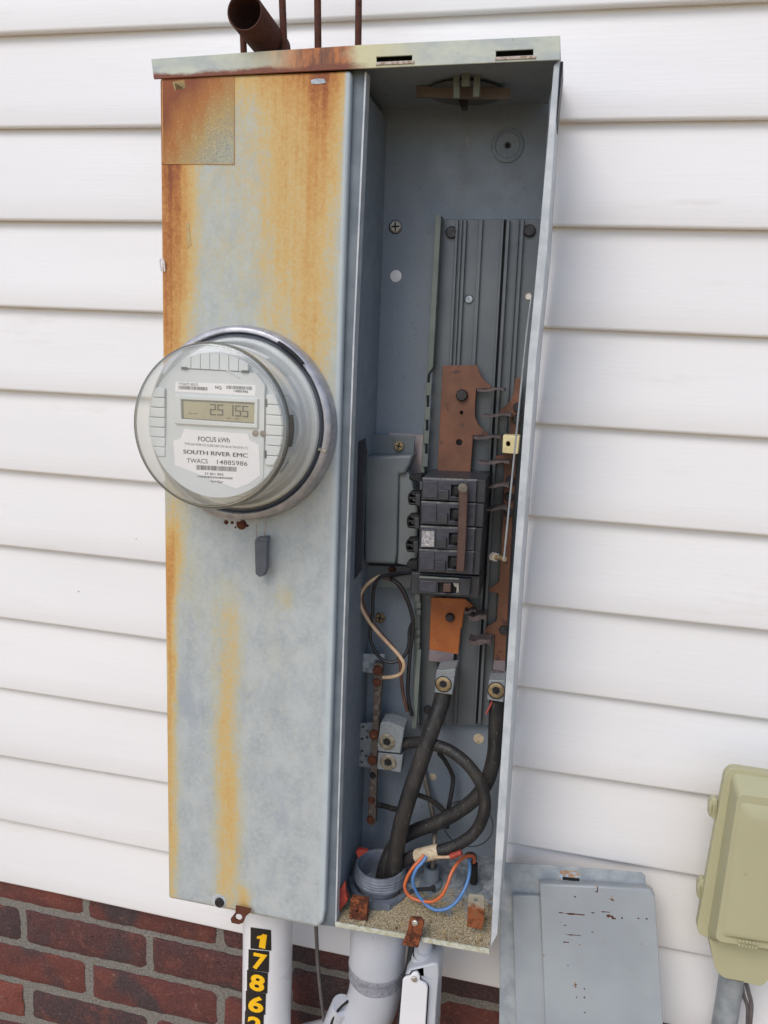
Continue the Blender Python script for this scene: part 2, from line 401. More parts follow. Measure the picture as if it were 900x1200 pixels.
breaker2_m = M_plain('black_phenolic_face', lin(64, 66, 76), lin(52, 54, 64), 160, .38, 0, .18, lin(120, 118, 118), .7, 200)
tie_m = M_plain('brown_handle_tie', lin(84, 62, 56), lin(70, 50, 46), 90, .55, 0, .2)
def M_cable():
    k = NM('dusty_black_cable', .55, 0, .4)
    n = k.noise(1, 5, .7, k.scaled((160, 160, 24))); b = k.noise(30, 3)
    col = k.mix(k.step(b, .35, .65), lin(34, 34, 36), lin(48, 46, 45)); col = k.mix(k.math('MULTIPLY', k.step(n, .54, .72), .5), col, lin(96, 88, 78))
    col = k.mix(k.math('MULTIPLY', k.step(k.noise(300, 3, .7), .62, .7), .5), col, lin(130, 122, 108)); k.base(col); k.rough(k.step(n, .4, .7, .42, .8)); k.bump(k.noise(1, 4, .7, k.scaled((300, 300, 60))), .35, .001); return k.m
cable_m = M_cable()
wire_m = M_plain('black_wire', lin(40, 42, 46), lin(30, 30, 34), 60, .4)
brownwire_m = M_plain('brown_wire', lin(92, 62, 50), lin(70, 48, 42), 60, .5)
creamwire_m = M_plain('cream_wire', lin(206, 178, 148), lin(180, 150, 120), 60, .5)
bare_m = M_plain('bare_grey_conductor', lin(120, 112, 102), lin(96, 90, 84), 120, .5, .3)
orange_m = M_plain('orange_wire', lin(204, 108, 62), lin(184, 92, 50), 60, .4)
blue_m = M_plain('blue_wire', lin(86, 130, 182), lin(72, 114, 166), 60, .4)
red_m = M_plain('red_plastic', lin(164, 62, 50), lin(136, 50, 42), 90, .45)
tape_m = M_speckled('stained_tape', lin(202, 188, 162), lin(176, 156, 124), lin(110, 84, 58), 300, .6)
rust_m = M_rust('rust'); rust2_m = M_rust('bright_rust', lin(66, 38, 28), lin(146, 82, 50), 120)
rod_m = M_rust('brown_rusted_steel', lin(40, 30, 30), lin(70, 50, 46), 200)
def M_tab():
    k = NM('rust_washed_tab', .7, 0, .3); x, y, z = k.xyz(); zc = at(558, 1062, -.118).z
    n = k.noise(160, 4, .7); a = k.step(k.math('ADD', z, k.math('MULTIPLY', k.math('SUBTRACT', n, .5), .02)), zc+.004, zc-.003)
    k.base(k.mix(a, k.mix(n, lin(128, 122, 108), lin(160, 154, 140)), k.ramp(n, [(.3, lin(80, 44, 30)), (.55, lin(140, 82, 50)), (.75, lin(110, 84, 66))]))); k.bump(n, .4); return k.m
tabrust_m = M_tab()
tin_m = M_plain('tinned_tab', lin(176, 174, 164), lin(150, 146, 136), 60, .5, .1, .15, lin(164, 92, 44), .58, 60)
zinc_m = M_speckled('zinc_plate', lin(142, 152, 162), lin(176, 184, 190), lin(104, 112, 122), 160, .5, .15)
ring_m = M_plain('satin_steel_ring', lin(178, 177, 181), lin(154, 154, 160), 90, .34, .35, .12, lin(140, 130, 126), .66, 130)
white_m = M_plain('white_meter_plastic', lin(208, 212, 214), lin(200, 204, 208), 20, .45, 0, .03)
rib_m = M_plain('pale_meter_plastic', lin(214, 218, 220), lin(206, 210, 214), 20, .42, 0, .03)
base_m = M_plain('grey_meter_base', lin(224, 226, 226), lin(212, 214, 216), 30, .4, .1)
paper_m = M_plain('white_label', lin(238, 236, 240), lin(232, 230, 234), 20, .5, 0, .02)
ink_m = M_plain('dark_ink', lin(44, 42, 48), lin(54, 52, 58), 200, .6, 0, .0)
lcd_m = M_plain('lcd_glass', lin(166, 160, 132), lin(154, 148, 122), 24, .25, 0, .0)
seg_m = M_plain('lcd_segment', lin(70, 68, 62), lin(64, 62, 56), 24, .3, 0, .0)
seal_m = M_plain('grey_seal_plastic', lin(92, 96, 106), lin(82, 86, 96), 80, .42, 0, .06)
steelwire_m = M_plain('steel_wire', lin(190, 186, 186), lin(150, 146, 146), 90, .35, .4)
pvc_m = M_plain('grey_pvc', lin(188, 191, 199), lin(178, 182, 190), 12, .38, 0, .05, lin(160, 156, 152), .66, 30)
whitepvc_m = M_plain('white_pvc', lin(228, 228, 231), lin(220, 220, 224), 10, .32, 0, .03)
glue_m = M_plain('smeared_cement', lin(150, 152, 162), lin(122, 124, 134), 240, .5, 0, .4)
tile_m = M_plain('black_sticker', lin(30, 30, 36), lin(24, 24, 28), 60, .38, 0, .04)
yellow_m = M_plain('yellow_vinyl', lin(246, 192, 30), lin(238, 180, 24), 50, .4, 0, .03)
nid_m = M_plain('olive_beige_plastic', lin(176, 173, 141), lin(167, 164, 132), 8, .5, 0, .06, lin(132, 118, 88), .67, 70)
cord_m = M_plain('grey_cable_jacket', lin(98, 92, 92), lin(80, 76, 76), 60, .5)
galvpipe_m = M_plain('galvanised_conduit', lin(158, 164, 168), lin(134, 141, 147), 60, .4, .1, .1)
cream_m = M_plain('yellowed_plastic', lin(226, 214, 172), lin(206, 190, 138), 40, .5)
grain_m = M_speckled('sand_grains', lin(178, 162, 130), lin(112, 98, 76), lin(212, 202, 176), 900, .9)
enamel2_m = M_plain('grey_steel_shield', lin(108, 115, 119), lin(96, 104, 109), 16, .38, 0, .06, lin(92, 92, 94), .68, 50)
hole_m = M_plain('pinkish_primer', lin(178, 164, 164), lin(160, 150, 152), 40, .6)
copperpin_m = M_plain('screw_steel', lin(200, 196, 186), lin(150, 144, 134), 160, .35, .4)

# ------------------------------------------------------------------ setting
g = MB(); g.sheet([(-40, -60, -1.8), (40, -60, -1.8), (40, .3, -1.8), (-40, .3, -1.8)])
o = build('ground', g, ground_m, kind='structure')

S = 0.1016
wall = thing('siding_wall', 'house wall of white vinyl lap siding behind the electrical panel', 'wall', (.3, .02, -1.12))
for k in range(-8, 12):
    zb = -k*S; mb = MB(); NX = 90; x0, x1 = -2.2, 2.6
    prof = [(.013, .0012), (.0022, 0), (.0005, .0012), (0, .0035), (.0022, .03), (.0052, .06), (.0085, .09), (.0105, S+.006)]
    ph = random.uniform(0, 6.3); ph2 = random.uniform(0, 6.3)
    for i in range(NX+1):
        x = x0+(x1-x0)*i/NX
        wv = .0007*math.sin(x*4.1+ph)+.0005*math.sin(x*9.3+ph2); dz = .0009*math.sin(x*2.3+ph2)+.0005*math.sin(x*7+ph)
        for j, (yy, zz) in enumerate(prof):
            wgt = 0 if j in (0, len(prof)-1) else 1
            mb.v.append(Vector((x, yy+wv*wgt, zb+zz+(dz if j < 5 else 0))))
    P = len(prof)
    mb.f = [(i*P+j, (i+1)*P+j, (i+1)*P+j+1, i*P+j+1) for i in range(NX) for j in range(P-1)]
    build('siding_panel', mb, siding_m, wall, ang=50, fix=False)

bw = thing('brick_foundation', 'red brick foundation wall with grey mortar below the white siding', 'wall', (.3, .06, -1.8))
mb = MB(); mb.box((-2.2, .0148, -1.8), (2.6, .11, -1.085)); build('mortar_bed', mb, mortar_m, bw)
def brick_mesh(L, H, seed):
    rnd = random.Random(seed); c = .0035
    mb = MB(); nx, nz = 22, 7
    # a front face of a few quads with a rounded rim and uneven edges, then the sides
    rows = []
    for j in range(nz+1):
        for i in range(nx+1):
            x = -L/2+L*i/nx; z = -H/2+H*j/nz; edge = (i in (0, nx)) + (j in (0, nz))
            x += rnd.uniform(-.0013, .0013) if edge else 0; z += rnd.uniform(-.0011, .0011) if edge else 0
            mb.v.append(Vector((x, (.0028 if edge == 1 else .0045 if edge == 2 else rnd.uniform(-.0009, .0009)), z)))
    W = nx+1
    mb.f = [(j*W+i, j*W+i+1, (j+1)*W+i+1, (j+1)*W+i) for j in range(nz) for i in range(nx)]
    rim = list(range(W))+[j*W+nx for j in range(1, nz+1)]+[nz*W+i for i in range(nx-1, -1, -1)]+[j*W for j in range(nz-1, 0, -1)]
    b = len(mb.v)
    mb.v += [Vector((mb.v[i].x*1.006, .05, mb.v[i].z*1.01)) for i in rim]
    n = len(rim); mb.f += [(rim[i], b+i, b+(i+1) % n, rim[(i+1) % n]) for i in range(n)]
    me = bpy.data.meshes.new('brick'); me.from_pydata(mb.v, [], mb.f); me.materials.append(brick_m)
    for p in me.polygons: p.use_smooth = True
    me.set_sharp_from_angle(angle=math.radians(50)); return me
bm_ = [brick_mesh(.1940, .0555, s) for s in range(7)]
row = 0
for r in range(10):
    zc = -1.1607-.0671*(r-.5)
    if r == 0: zc = -1.1607+.0671*.5
    x = -.2084+(.0 if r % 2 == 1 else .1062)-.2062*9
    while x < 2.45:
        o = link(bpy.data.objects.new('brick', random.choice(bm_))); o.parent = bw
        o.location = Vector((x+.1031+random.uniform(-.0015, .0015), .0115+random.uniform(-.0015, .0015), zc+random.uniform(-.001, .001)))-Vector(bw['org'])
        o.rotation_euler = (random.uniform(-.008, .008), random.uniform(-.006, .006), random.uniform(-.01, .01))
        x += .2062

# ------------------------------------------------------------------ electrical panel
YF, YB = -.130, -.008
panel = thing('electrical_panel', 'open weathered grey metal electrical panel with rust streaked meter cover on siding', 'electrical panel', (.285, -.02, -.965))
Y = Vector((0, 1, 0))
# back plate, outer sides, ceiling
mb = MB(); bl = [Vector((at(194, 88, YF).x+.001, YB, at(194, 88, YF).z+.01)), at(648, 60, YB), at(577, 1020, YB), Vector((at(203, 1046, YF).x+.001, YB, at(203, 1046, YF).z+.002))]
mb.solid(bl, [q+Vector((0, .0045, 0)) for q in bl]); build('back_wall', mb, box_m, panel)
def wallpx(top, bot, y0, y1, t, name, mat, bev=.0008):
    """a sheet wall running back from the front line top-bot (pixels at y0), t thick towards +x"""
    a = at(*top, y0); b = at(*bot, y0); mb = MB()
    a2, b2 = a+Vector((t, 0, 0)), b+Vector((t, 0, 0)); d = Vector((0, y1-y0, 0))
    mb.solid([a, a2, b2, b], [q+d for q in (a, a2, b2, b)]); return build(name, mb, mat, panel, bev)
wallpx((194, 88), (203, 1046), YF+.004, YB+.004, .002, 'side_wall', boxedge_m)
# right wall with its folded front lip
edge_o = [(656, 70), (642, 290), (629, 420), (608, 700), (591, 985), (583, 1095)]
edge_i = [(649, 76), (631, 290), (619, 420), (599, 700), (581, 985), (575, 1110)]
mb = MB()
fo = [at(u, v, YF) for u, v in edge_o]; fi = [at(u, v, YF) for u, v in edge_i]
for k in range(len(fo)-1):
    d = Vector((0, YB-.001-YF, 0)); t = Vector((-.002, 0, 0))
    mb.solid([fo[k], fo[k]+t, fo[k+1]+t, fo[k+1]], [q+d for q in (fo[k], fo[k]+t, fo[k+1]+t, fo[k+1])])
build('side_wall', mb, boxedge_m, panel)
mb = MB(); mb.prism(edge_o+edge_i[::-1], YF-.0025, YF-.0005); build('side_lip', mb, boxedge_m, panel, .0007)
mb = MB()
mb.prism([(657, 72), (660, 72), (653, 140), (650, 140)], YF+.01, YF+.06); build('hood_side', mb, dark_m, panel)
mb = MB(); mb.prism([(588, 977), (590.5, 977), (588.5, 1008), (586, 1008)], YF+.002, YF+.02); build('slot', mb, black_m, panel)
# ceiling (slab from front lip to the back)
def quadslab(name, pts, t, mat, par, bev=0):
    mb = MB(); mb.poly(pts, t); return build(name, mb, mat, par, bev)
quadslab('ceiling', [at(188, 88, YF+.001), at(655, 66, YF+.001), at(643, 121, YB), at(199, 138, YB)], (0, 0, .002), box_m, panel)
# rain hood: lip with two slots and a top plate
hood = [(177, 69), (300, 60.5), (430, 52), (656.5, 41.5), (656.5, 70), (430, 80), (300, 86.5), (180, 92.5)]
slots = [[(441, 66.5), (483, 64.5), (483, 70.5), (441, 72.5)], [(581, 59.5), (625, 57.5), (625, 64.5), (581, 66.5)]]
mb = MB(); mb.prism(hood, -.1365, -.1345, slots)
rh = build('rain_hood', mb, hood_m, panel, .0006)
A, B = at(177, 69, -.1350), at(656.5, 41.5, -.1350)
mb = MB(); mb.poly([A, B, Vector((B.x, -.002, B.z+.006)), Vector((A.x, -.002, A.z+.006))], (0, 0, -.002)); build('hood_top', mb, hood_m, rh, .0005)
for (u0, v0, u1, v1) in ((440, 72.8, 485, 76), (580, 66.8, 628, 70)):
    mb = MB(); mb.prism([(u0, v0), (u1, v0-2), (u1, v1-2), (u0, v1)], -.1375, -.1366); build('slot_lip', mb, M_plain('flaked_zinc', lin(190, 184, 176), lin(140, 112, 92), 300, .6), rh)
mb = MB(); mb.prism([(436, 62), (630, 54), (630, 72), (436, 80)], -.125, -.124); build('slot_backing', mb, black_m, rh)
# divider: wall, flange, bright return lip
wallpx((419, 96), (392, 1080), YF+.006, YB, .0015, 'divider_wall', box_m)
st = [(406, 83), (429, 81), (414.5, 400), (409, 560), (403, 740), (396, 960), (393.5, 1086), (372, 1084)]
mb = MB(); mb.prism(st, YF+.004, YF+.006); dv = build('divider_flange', mb, strip_m, panel, .0005)
mb = MB()
br = [(427.5, 84), (413.5, 400), (408, 560), (402, 740), (395.5, 960), (392.5, 1085)]
for k in range(len(br)-1):
    a, b = at(*br[k], YF+.001), at(*br[k+1], YF+.001); t = Vector((.0016, 0, 0)); d = Vector((0, .014, 0))
    mb.solid([a, a+t, b+t, b], [q+d for q in (a, a+t, b+t, b)])
build('bright_edge', mb, boxedge_m, dv)
# floor pan and its front lip
FA, FB, FC, FD = at(393, 1083, YF), at(573, 1116, YF), at(582, 1004, YB), at(413, 991, YB)
quadslab('floor_pan', [FA, FB, FC, FD], (0, 0, -.002), floor_m, panel)
mb = MB(); mb.prism([(392.5, 1081), (450, 1091), (573, 1113), (574, 1118.5), (450, 1096), (392.5, 1086)], YF-.002, YF); build('floor_lip', mb, M_plain('chalky_lip', lin(196, 198, 186), lin(170, 168, 140), 160, .7, 0, .3, lin(120, 108, 78), .6, 220), panel, .0006)
# the meter side underneath
mb = MB(); a = at(203, 1047, YF+.01); b = at(392, 1080, YF+.01)
mb.poly([a, b, Vector((b.x, YB, b.z)), Vector((a.x, YB, a.z))], (0, 0, -.002)); build('bottom_plate', mb, strip_m, panel)
# meter cover
cov = [(186.5, 90), (411.5, 82), (406, 240), (401, 400), (396.5, 560), (391, 760), (384.5, 960), (380.5, 1070), (378, 1082), (372, 1088), (197, 1053.5)]
mb = MB(); mb.prism(cov, -.1345, YF+.006); cover = build('meter_cover', mb, cover_m, panel, .0035, 3)
mb = MB(); mb.prism([(190, 93), (274, 90), (274, 192), (191, 191.5)], -.1349, -.1344); build('sticker', mb, faded_m, cover)
mb = MB()
for q in ([(189.5, 92.5), (190.5, 92.5), (191.6, 192), (190.4, 192)], [(190.4, 191), (274.5, 191.8), (274.5, 192.8), (190.4, 192)], [(274, 90), (274.6, 90), (274.8, 192), (274.2, 192)]): mb.prism(q, -.1351, -.1344)
build('sticker_edge', mb, M_plain('lifted_edge', lin(186, 150, 94), lin(170, 122, 66), 200, .6), cover)
mb = MB(); mb.prism([(364, 94), (371, 92), (380, 92.5), (382, 97), (372, 98.5), (365, 98)], -.1349, -.1343); build('bare_patch', mb, zinc_m, cover)
mb = MB(); mb.prism([(218, 262), (221, 260), (224, 287), (219, 291)], -.1349, -.1343); mb.prism([(202, 96), (216, 93), (218, 104), (205, 106)], -.1349, -.1343); build('scuff', mb, M_plain('scuffed_zinc', lin(176, 158, 112), lin(186, 136, 74), 160, .6), cover)
mb = MB(); mb.ptube([(189, 318, -.136), (187.5, 306, -.1375), (189.5, 303, -.138), (192, 307, -.137), (193, 318, -.1355)], .0009, seg=8); build('snagged_wire', mb, whitepvc_m, cover)
mb = MB(); mb.disc(at(258, 1056.5, -.1344), -Y, .0052, .004, 20); build('screw', mb, dark_m, cover)
mb = MB(); mb.lathe(at(257, 1056, -.1346), -Y, [(.0052, 0), (.0088, 0), (.0086, .0004), (.0052, .0004)], 24); build('washer', mb, boxedge_m, cover)
hz = lambda cu, cv, ru, rv, n=14: [(cu+ru*math.cos(2*math.pi*i/n), cv+rv*math.sin(2*math.pi*i/n)) for i in range(n)]
mb = MB(); mb.prism([(276, 1062), (294, 1066), (292.5, 1070), (288, 1074), (284.5, 1082), (280, 1083.5), (271, 1081.5), (270, 1077), (275.5, 1070)], -.142, -.1395, [hz(279.5, 1075.2, 4, 4)]); build('latch_tab', mb, rust_m, cover, .0006)
mb = MB()
for u, v, r in ((283, 614.5, .0052), (272, 612.5, .0016), (265, 612, .0022), (290, 616, .0014), (276, 618, .001)):
    mb.lathe(at(u, v, -.1346), -Y, [(r*1.1, 0), (r*.8, .0007), (.00001, .0009)], 14)
build('rust_blister', mb, rust_m, cover)

# knockout dish, screws and holes on the back wall
mb = MB(); c = at(595, 171, YB)
mb.lathe(c, -Y, [(.0165, 0), (.0160, .002), (.0125, .003), (.0118, .0016), (.004, .0016), (.0035, .001), (.0001, .001)], 40); build('knockout_dish', mb, box_m, panel)
mb = MB(); mb.disc(c-Y*.0016, -Y, .0028, .0008, 16); build('dish_hole', mb, black_m, panel)
def screw(u, v, y, r, par, mat=None, name='screw', h=.0035):
    c = at(u, v, y); mb = MB(); mb.disc(c, -Y, r, h, 18, .3)
    a = random.uniform(0, 3); e = Vector((math.cos(a), 0, math.sin(a))); f = Vector((-e.z, 0, e.x))
    o = build(name, mb, mat or dark_m, par)
    mb = MB(); q = c-Y*(h+.0001)
    for e, f in ((e, f), (f, e)): mb.solid([q-e*r*.7-f*r*.13, q+e*r*.7-f*r*.13, q+e*r*.7+f*r*.13, q-e*r*.7+f*r*.13], [p+Y*.0012 for p in (q-e*r*.7-f*r*.13, q+e*r*.7-f*r*.13, q+e*r*.7+f*r*.13, q-e*r*.7+f*r*.13)])
    if par.parent is None: build('drive_slot', mb, black_m, o)
    return o
screw(464, 266, YB, .0062, panel, copperpin_m); screw(446, 723.5, YB, .0062, panel, brass_m)
mb = MB(); mb.lathe(at(463.5, 266, YB), -Y, [(.0062, 0), (.0072, .0004), (.0072, .0006), (.006, .0006)], 24); build('washer', mb, dark_m, panel)
for u, v, r, mt in ((464, 323.5, .0062, whitepvc_m), (561, 865.5, .0062, tape_m), (507.5, 910, .0042, tape_m)):
    mb = MB(); mb.disc(at(u, v, YB), -Y, r, .0008, 24); build('painted_daylight_hole' if r > .005 else 'bare_spot', mb, mt, panel)  # larger discs: pale colour standing in for daylight through a hole
# knockout outline low on the back wall
mb = MB(); c = at(548, 965, YB); mb.lathe(c, -Y, [(.0300, 0), (.0300, .0006), (.0308, .0006), (.0308, 0)], 48); build('knockout_ring', mb, dark_m, panel)
# ceiling hub knockout with bracket tabs and a copper strap
mb = MB(); c = at(546, 99, -.055); t_ = (-.055-YF)/(YB-YF); c.z = at(546, 72, YF).z*(1-t_)+at(546, 124, YB).z*t_-.0022
mb.disc(c, (0, 0, -1), .037, .0012, 40); build('hub_knockout', mb, M_plain('dark_knockout', lin(88, 91, 94), lin(76, 79, 82), 40), panel)  # knockout disc in a darker grey than the ceiling
for pts, y0 in (([(531, 86), (538.5, 85.5), (538.5, 114.5), (531, 115)], -.095), ([(541, 83.5), (550.5, 83), (550.5, 100.5), (541, 101)], -.10), ([(555, 86), (563, 85.5), (562, 113), (554, 113.5)], -.095)):
    mb = MB(); mb.prism(pts, y0, y0+.003); build('hub_tab', mb, cream_m if False else rail_m, panel, .0006)
mb = MB(); mb.prism([(488, 101), (545, 101), (598, 103), (598, 116), (545, 115), (488, 113.5)], -.074, -.070); build('strap', mb, M_plain('brown_strap', lin(100, 88, 80), lin(86, 80, 76), 40), panel)
mb = MB(); mb.prism([(537, 112), (548, 112), (546, 126), (540, 126)], -.05, -.04); build('strap_screw', mb, dark_m, panel)
for u, v in ((490, 90), (588, 87)):
    mb = MB(); p = at(u, v, -.06); mb.disc(p, (0, -.3, -1), .003, .003, 12); build('screw', mb, brass_m if u < 500 else dark_m, panel)

# ------------------------------------------------------------------ bus assembly
YP = -.018
mp = MB(); mp.prism([(516, 257), (634, 257), (596, 700), (588, 850), (486, 850), (494, 700)], YP, YP+.002)
plate = build('mounting_plate', mp, pan_m, panel, .0004)
def lane(u0, u1, v0, v1, y0, y1, name, mat, bend=(0, 0), bev=.0005, vx=None):
    """long vertical strip; u at the top moves along the plate's own slant"""
    def sl(u, v): # slope of verticals on the plate
        t = (u-510)/(632-510); return u+(v-257)*(-.042-.022*t)
    vs = [v0+(v1-v0)*i/4 for i in range(5)]
    mb = MB(); mb.prism([(sl(u0, v), v) for v in vs]+[(sl(u1, v), v) for v in vs[::-1]], y0, y1); return build(name, mb, mat, plate, bev)
for u0, u1, d in ((534, 537.2, .004), (539.5, 542, .003), (543.5, 547, .005), (561, 566, .004), (588, 590.8, .006), (593.6, 597.6, .007), (607, 609, .003), (610.5, 614.5, .005)):
    lane(u0, u1, 257, 848, YP-d, YP, 'ridge', pan_m)
lane(590.8, 593.6, 257, 848, YP-.0008, YP, 'slot', black_m, bev=0)
rail = MB(); rail.prism([(510.3, 251), (517, 252), (507.5, 430), (501, 440), (497, 560), (492, 690), (491, 848), (483.5, 850), (486, 690), (492.5, 560), (500.5, 437), (501, 428)], -.034, YP+.001)
rl = build('side_rail', rail, rail_m, plate, .0006)
for v in (449.5, 478, 506, 533, 560):
    u = 503-(v-440)*.05; mb = MB(); mb.prism([(u-3, v-1), (u+3.4, v-1), (u+2.6, v+14), (u-3.8, v+14)], -.0365, -.0335); build('rail_tooth', mb, rail_m, plate, .0004)
for v in (707, 715, 738, 748):
    u = 490-(v-700)*.03; mb = MB(); mb.prism([(u-2.5, v), (u+3.2, v), (u+3, v+6), (u-2.7, v+6)], -.0365, -.0335); build('rail_tooth', mb, rail_m, plate, .0004)
mb = MB(); mb.prism([(488.5, 762), (493.5, 762), (488, 854), (482, 854)], -.0375, -.034); build('rail_foot', mb, rail_m, plate, .0005)
for u, v in ((529.5, 272.5), (620.5, 270.5)): screw(u, v, YP-.0005, .0062, plate, dark_m)
screw(501.5, 831, YP-.001, .0048, plate, dark_m)
mb = MB(); mb.disc(at(550, 351, YP), -Y, .004, .0008, 20); build('round_hole', mb, zinc_m, plate)
mb = MB(); mb.lathe(at(549.4, 350.6, YP-.0003), -Y, [(.004, 0), (.004, .0008), (.0046, .0008), (.0046, 0)], 20); build('hole_rim', mb, black_m, plate)
YC = -.031
def px(pts, ox, oy, s): return [(ox+a/s, oy+b/s) for a, b in pts]
# left bus, upper piece
p = px([(120, 55), (380, 50), (397, 105), (432, 165), (485, 205), (488, 226), (375, 228), (365, 330), (365, 440), (390, 500), (440, 550), (468, 566), (462, 580), (350, 580), (330, 868), (80, 862)], 500, 420, 6.43)
h1 = px(hz(245, 633, 24, 24), 500, 420, 6.43); h2 = px(hz(262, 410, 14, 14), 500, 420, 6.43)
mb = MB(); mb.prism(p, YC, YC+.003, [h1, h2]); b1 = build('bus_bar', mb, copper_m, plate, .0005)
screw(541.5, 463, YC, .0062, plate, dark_m, h=.005)
# left bus, lower piece
p = px([(105, 140), (378, 150), (420, 185), (470, 235), (468, 258), (372, 244), (356, 378), (345, 395), (325, 602), (90, 560)], 490, 680, 6.92)
mb = MB(); mb.prism(p, YC, YC+.003); build('bus_bar', mb, copper2_m, plate, .0005, label='bright orange copper bus bar')
screw(527.5, 723, YC, .005, plate, dark_m, h=.005)
# right bus
p = [(603.8, 443), (612, 443), (609, 480), (606, 530), (601, 600), (597, 680), (592, 776), (578.5, 774), (580, 745), (568, 741), (568.5, 736), (582, 728), (584.5, 696), (571, 692), (585, 682), (590, 600), (590.5, 545), (580, 538), (581, 534), (592, 533), (597, 509), (598, 484), (584, 483.5), (588, 479), (598, 470), (601.5, 462)]
mb = MB(); mb.prism(p, YC, YC+.003); build('bus_bar', mb, copper_m, plate, .0005)
for u, v in ((607, 477), (606, 491), (598, 563), (597, 582), (596, 600), (590.5, 737.5)): screw(u, v, YC, .005, plate, dark_m, h=.004)
mb = MB(); mb.prism([(589.5, 510), (609, 511), (607, 532.5), (588.5, 531)], -.052, -.034, [hz(595.5, 520.5, 2.6, 3.2)]); build('spacer_block', mb, cream_m, plate, .001)
mb = MB(); mb.disc(at(595.5, 520.5, -.04), -Y, .004, .001, 14); build('spacer_hole', mb, black_m, plate)
# stabs: blades that stand off the bars
def stab(u0, u1, v, y0=-.055, d=.02, hgt=3.2):
    n = 8; top = []; bot = []
    for i in range(n+1):
        t = i/n; u = u0+(u1-u0)*t; wv = 1.2*math.sin(t*math.pi*2); w = hgt*(.55+.45*abs(math.cos(t*math.pi*2.0)))
        top.append((u, v-w/2+wv)); bot.append((u, v+w/2+wv))
    mb = MB(); mb.prism(top+bot[::-1], y0, y0+d); build('stab', mb, stab_m, plate, .0004)
for a in ((559, 591, 457), (564.5, 599, 487), (555, 586.5, 513), (560, 597, 542.5), (566, 596, 570), (567, 594, 597)): stab(*a)
for a in ((549, 570, 724.5), (549, 575, 753)): stab(*a, hgt=6.5)
for a in ((544, 558, 717),): stab(*a, y0=-.045, d=.012, hgt=4)
# straps and lugs
def lug(cu, cv, quad, r, y0, neckpts, strap):
    mb = MB(); mb.prism(strap, YC-.001, YC+.003); build('strap', mb, M_plain('tarnished_strap', lin(128, 118, 122), lin(108, 98, 102), 80, .5, .2), plate, .0005)
    mb = MB(); mb.prism(neckpts, YC-.004, YC+.002); build('strap_neck', mb, stab_m, plate, .0005)
    mb = MB(); mb.prism(quad, y0, y0+.028); build('lug', mb, lug_m, plate, .0008)
    c = at(cu, cv, y0); mb = MB()
    mb.lathe(c, -Y, [(r*1.12, 0), (r*1.12, .0006), (r, .0012), (r*.62, .0014), (r*.55, -.006)], 28); build('lug_screw', mb, brass_m, plate)
    mb = MB(); mb.disc(c-Y*.0002, -Y, r*.56, .0006, 6); build('hex_socket', mb, black_m, plate)
    mb = MB(); mb.lathe(c-Y*.0002, -Y, [(r*1.13, 0), (r*1.13, .0008), (r*1.25, .0008), (r*1.25, 0)], 28); build('lug_groove', mb, dark_m, plate)
lug(519.6, 801.5, [(511.5, 786), (534, 784), (530, 814.5), (509, 811.5)], .0075, -.058,
    [(516, 777), (531, 778), (530, 786), (514, 786)], [(503, 761.5), (532, 766), (530.5, 778), (502, 774.5)])
lug(581.5, 809, [(573, 797), (592, 797.5), (590, 823.5), (570.5, 820)], .0078, -.056,
    [(577, 786), (591, 788), (592, 797), (575, 797)], [(578.5, 774), (592, 775), (592, 789), (577, 788)])

# ------------------------------------------------------------------ shield over the feeder side
mb = MB(); mb.prism([(415, 521), (428, 513), (430, 530), (427, 560), (424, 668), (414, 681)], -.088, -.0865)
build('insulator_sheet', mb, M_plain('black_fibre', lin(34, 38, 48), lin(28, 30, 40), 60, .6), panel)
mb = MB(); mb.prism([(455, 507), (497, 510), (493, 556), (478, 556), (470, 530)], -.0125, -.010); build('backing_plate', mb, hole_m, panel)
mb = MB()
mb.prism([(429, 508), (486, 511), (485, 531), (484, 536), (427, 534)], -.026, -.023)
sh = build('wire_shield', mb, enamel2_m, panel, .0008)
mb = MB(); mb.prism([(424, 662), (484, 664), (481, 690), (425, 688)], -.026, -.023); build('shield_foot', mb, enamel2_m, sh, .0008)
mb = MB(); mb.prism([(427, 535), (484, 533), (480, 545), (474, 557), (467, 556), (465, 650), (463, 662), (427, 660)], -.052, -.024); build('shield_body', mb, enamel2_m, sh, .004, 3)
mb = MB(); mb.prism([(467, 552), (478, 552), (483, 565), (490, 600), (489, 662), (485, 664), (464, 660)], -.0465, -.024); build('shield_flank', mb, M_plain('lit_steel_flank', lin(122, 128, 131), lin(110, 116, 120), 16, .36, 0, .05), sh, .003, 3)  # shield steel painted lighter here, as a side catching the light
screw(468, 522.5, -.0265, .0055, panel, brass_m); screw(460, 667.5, -.0265, .0042, panel, rust_m)

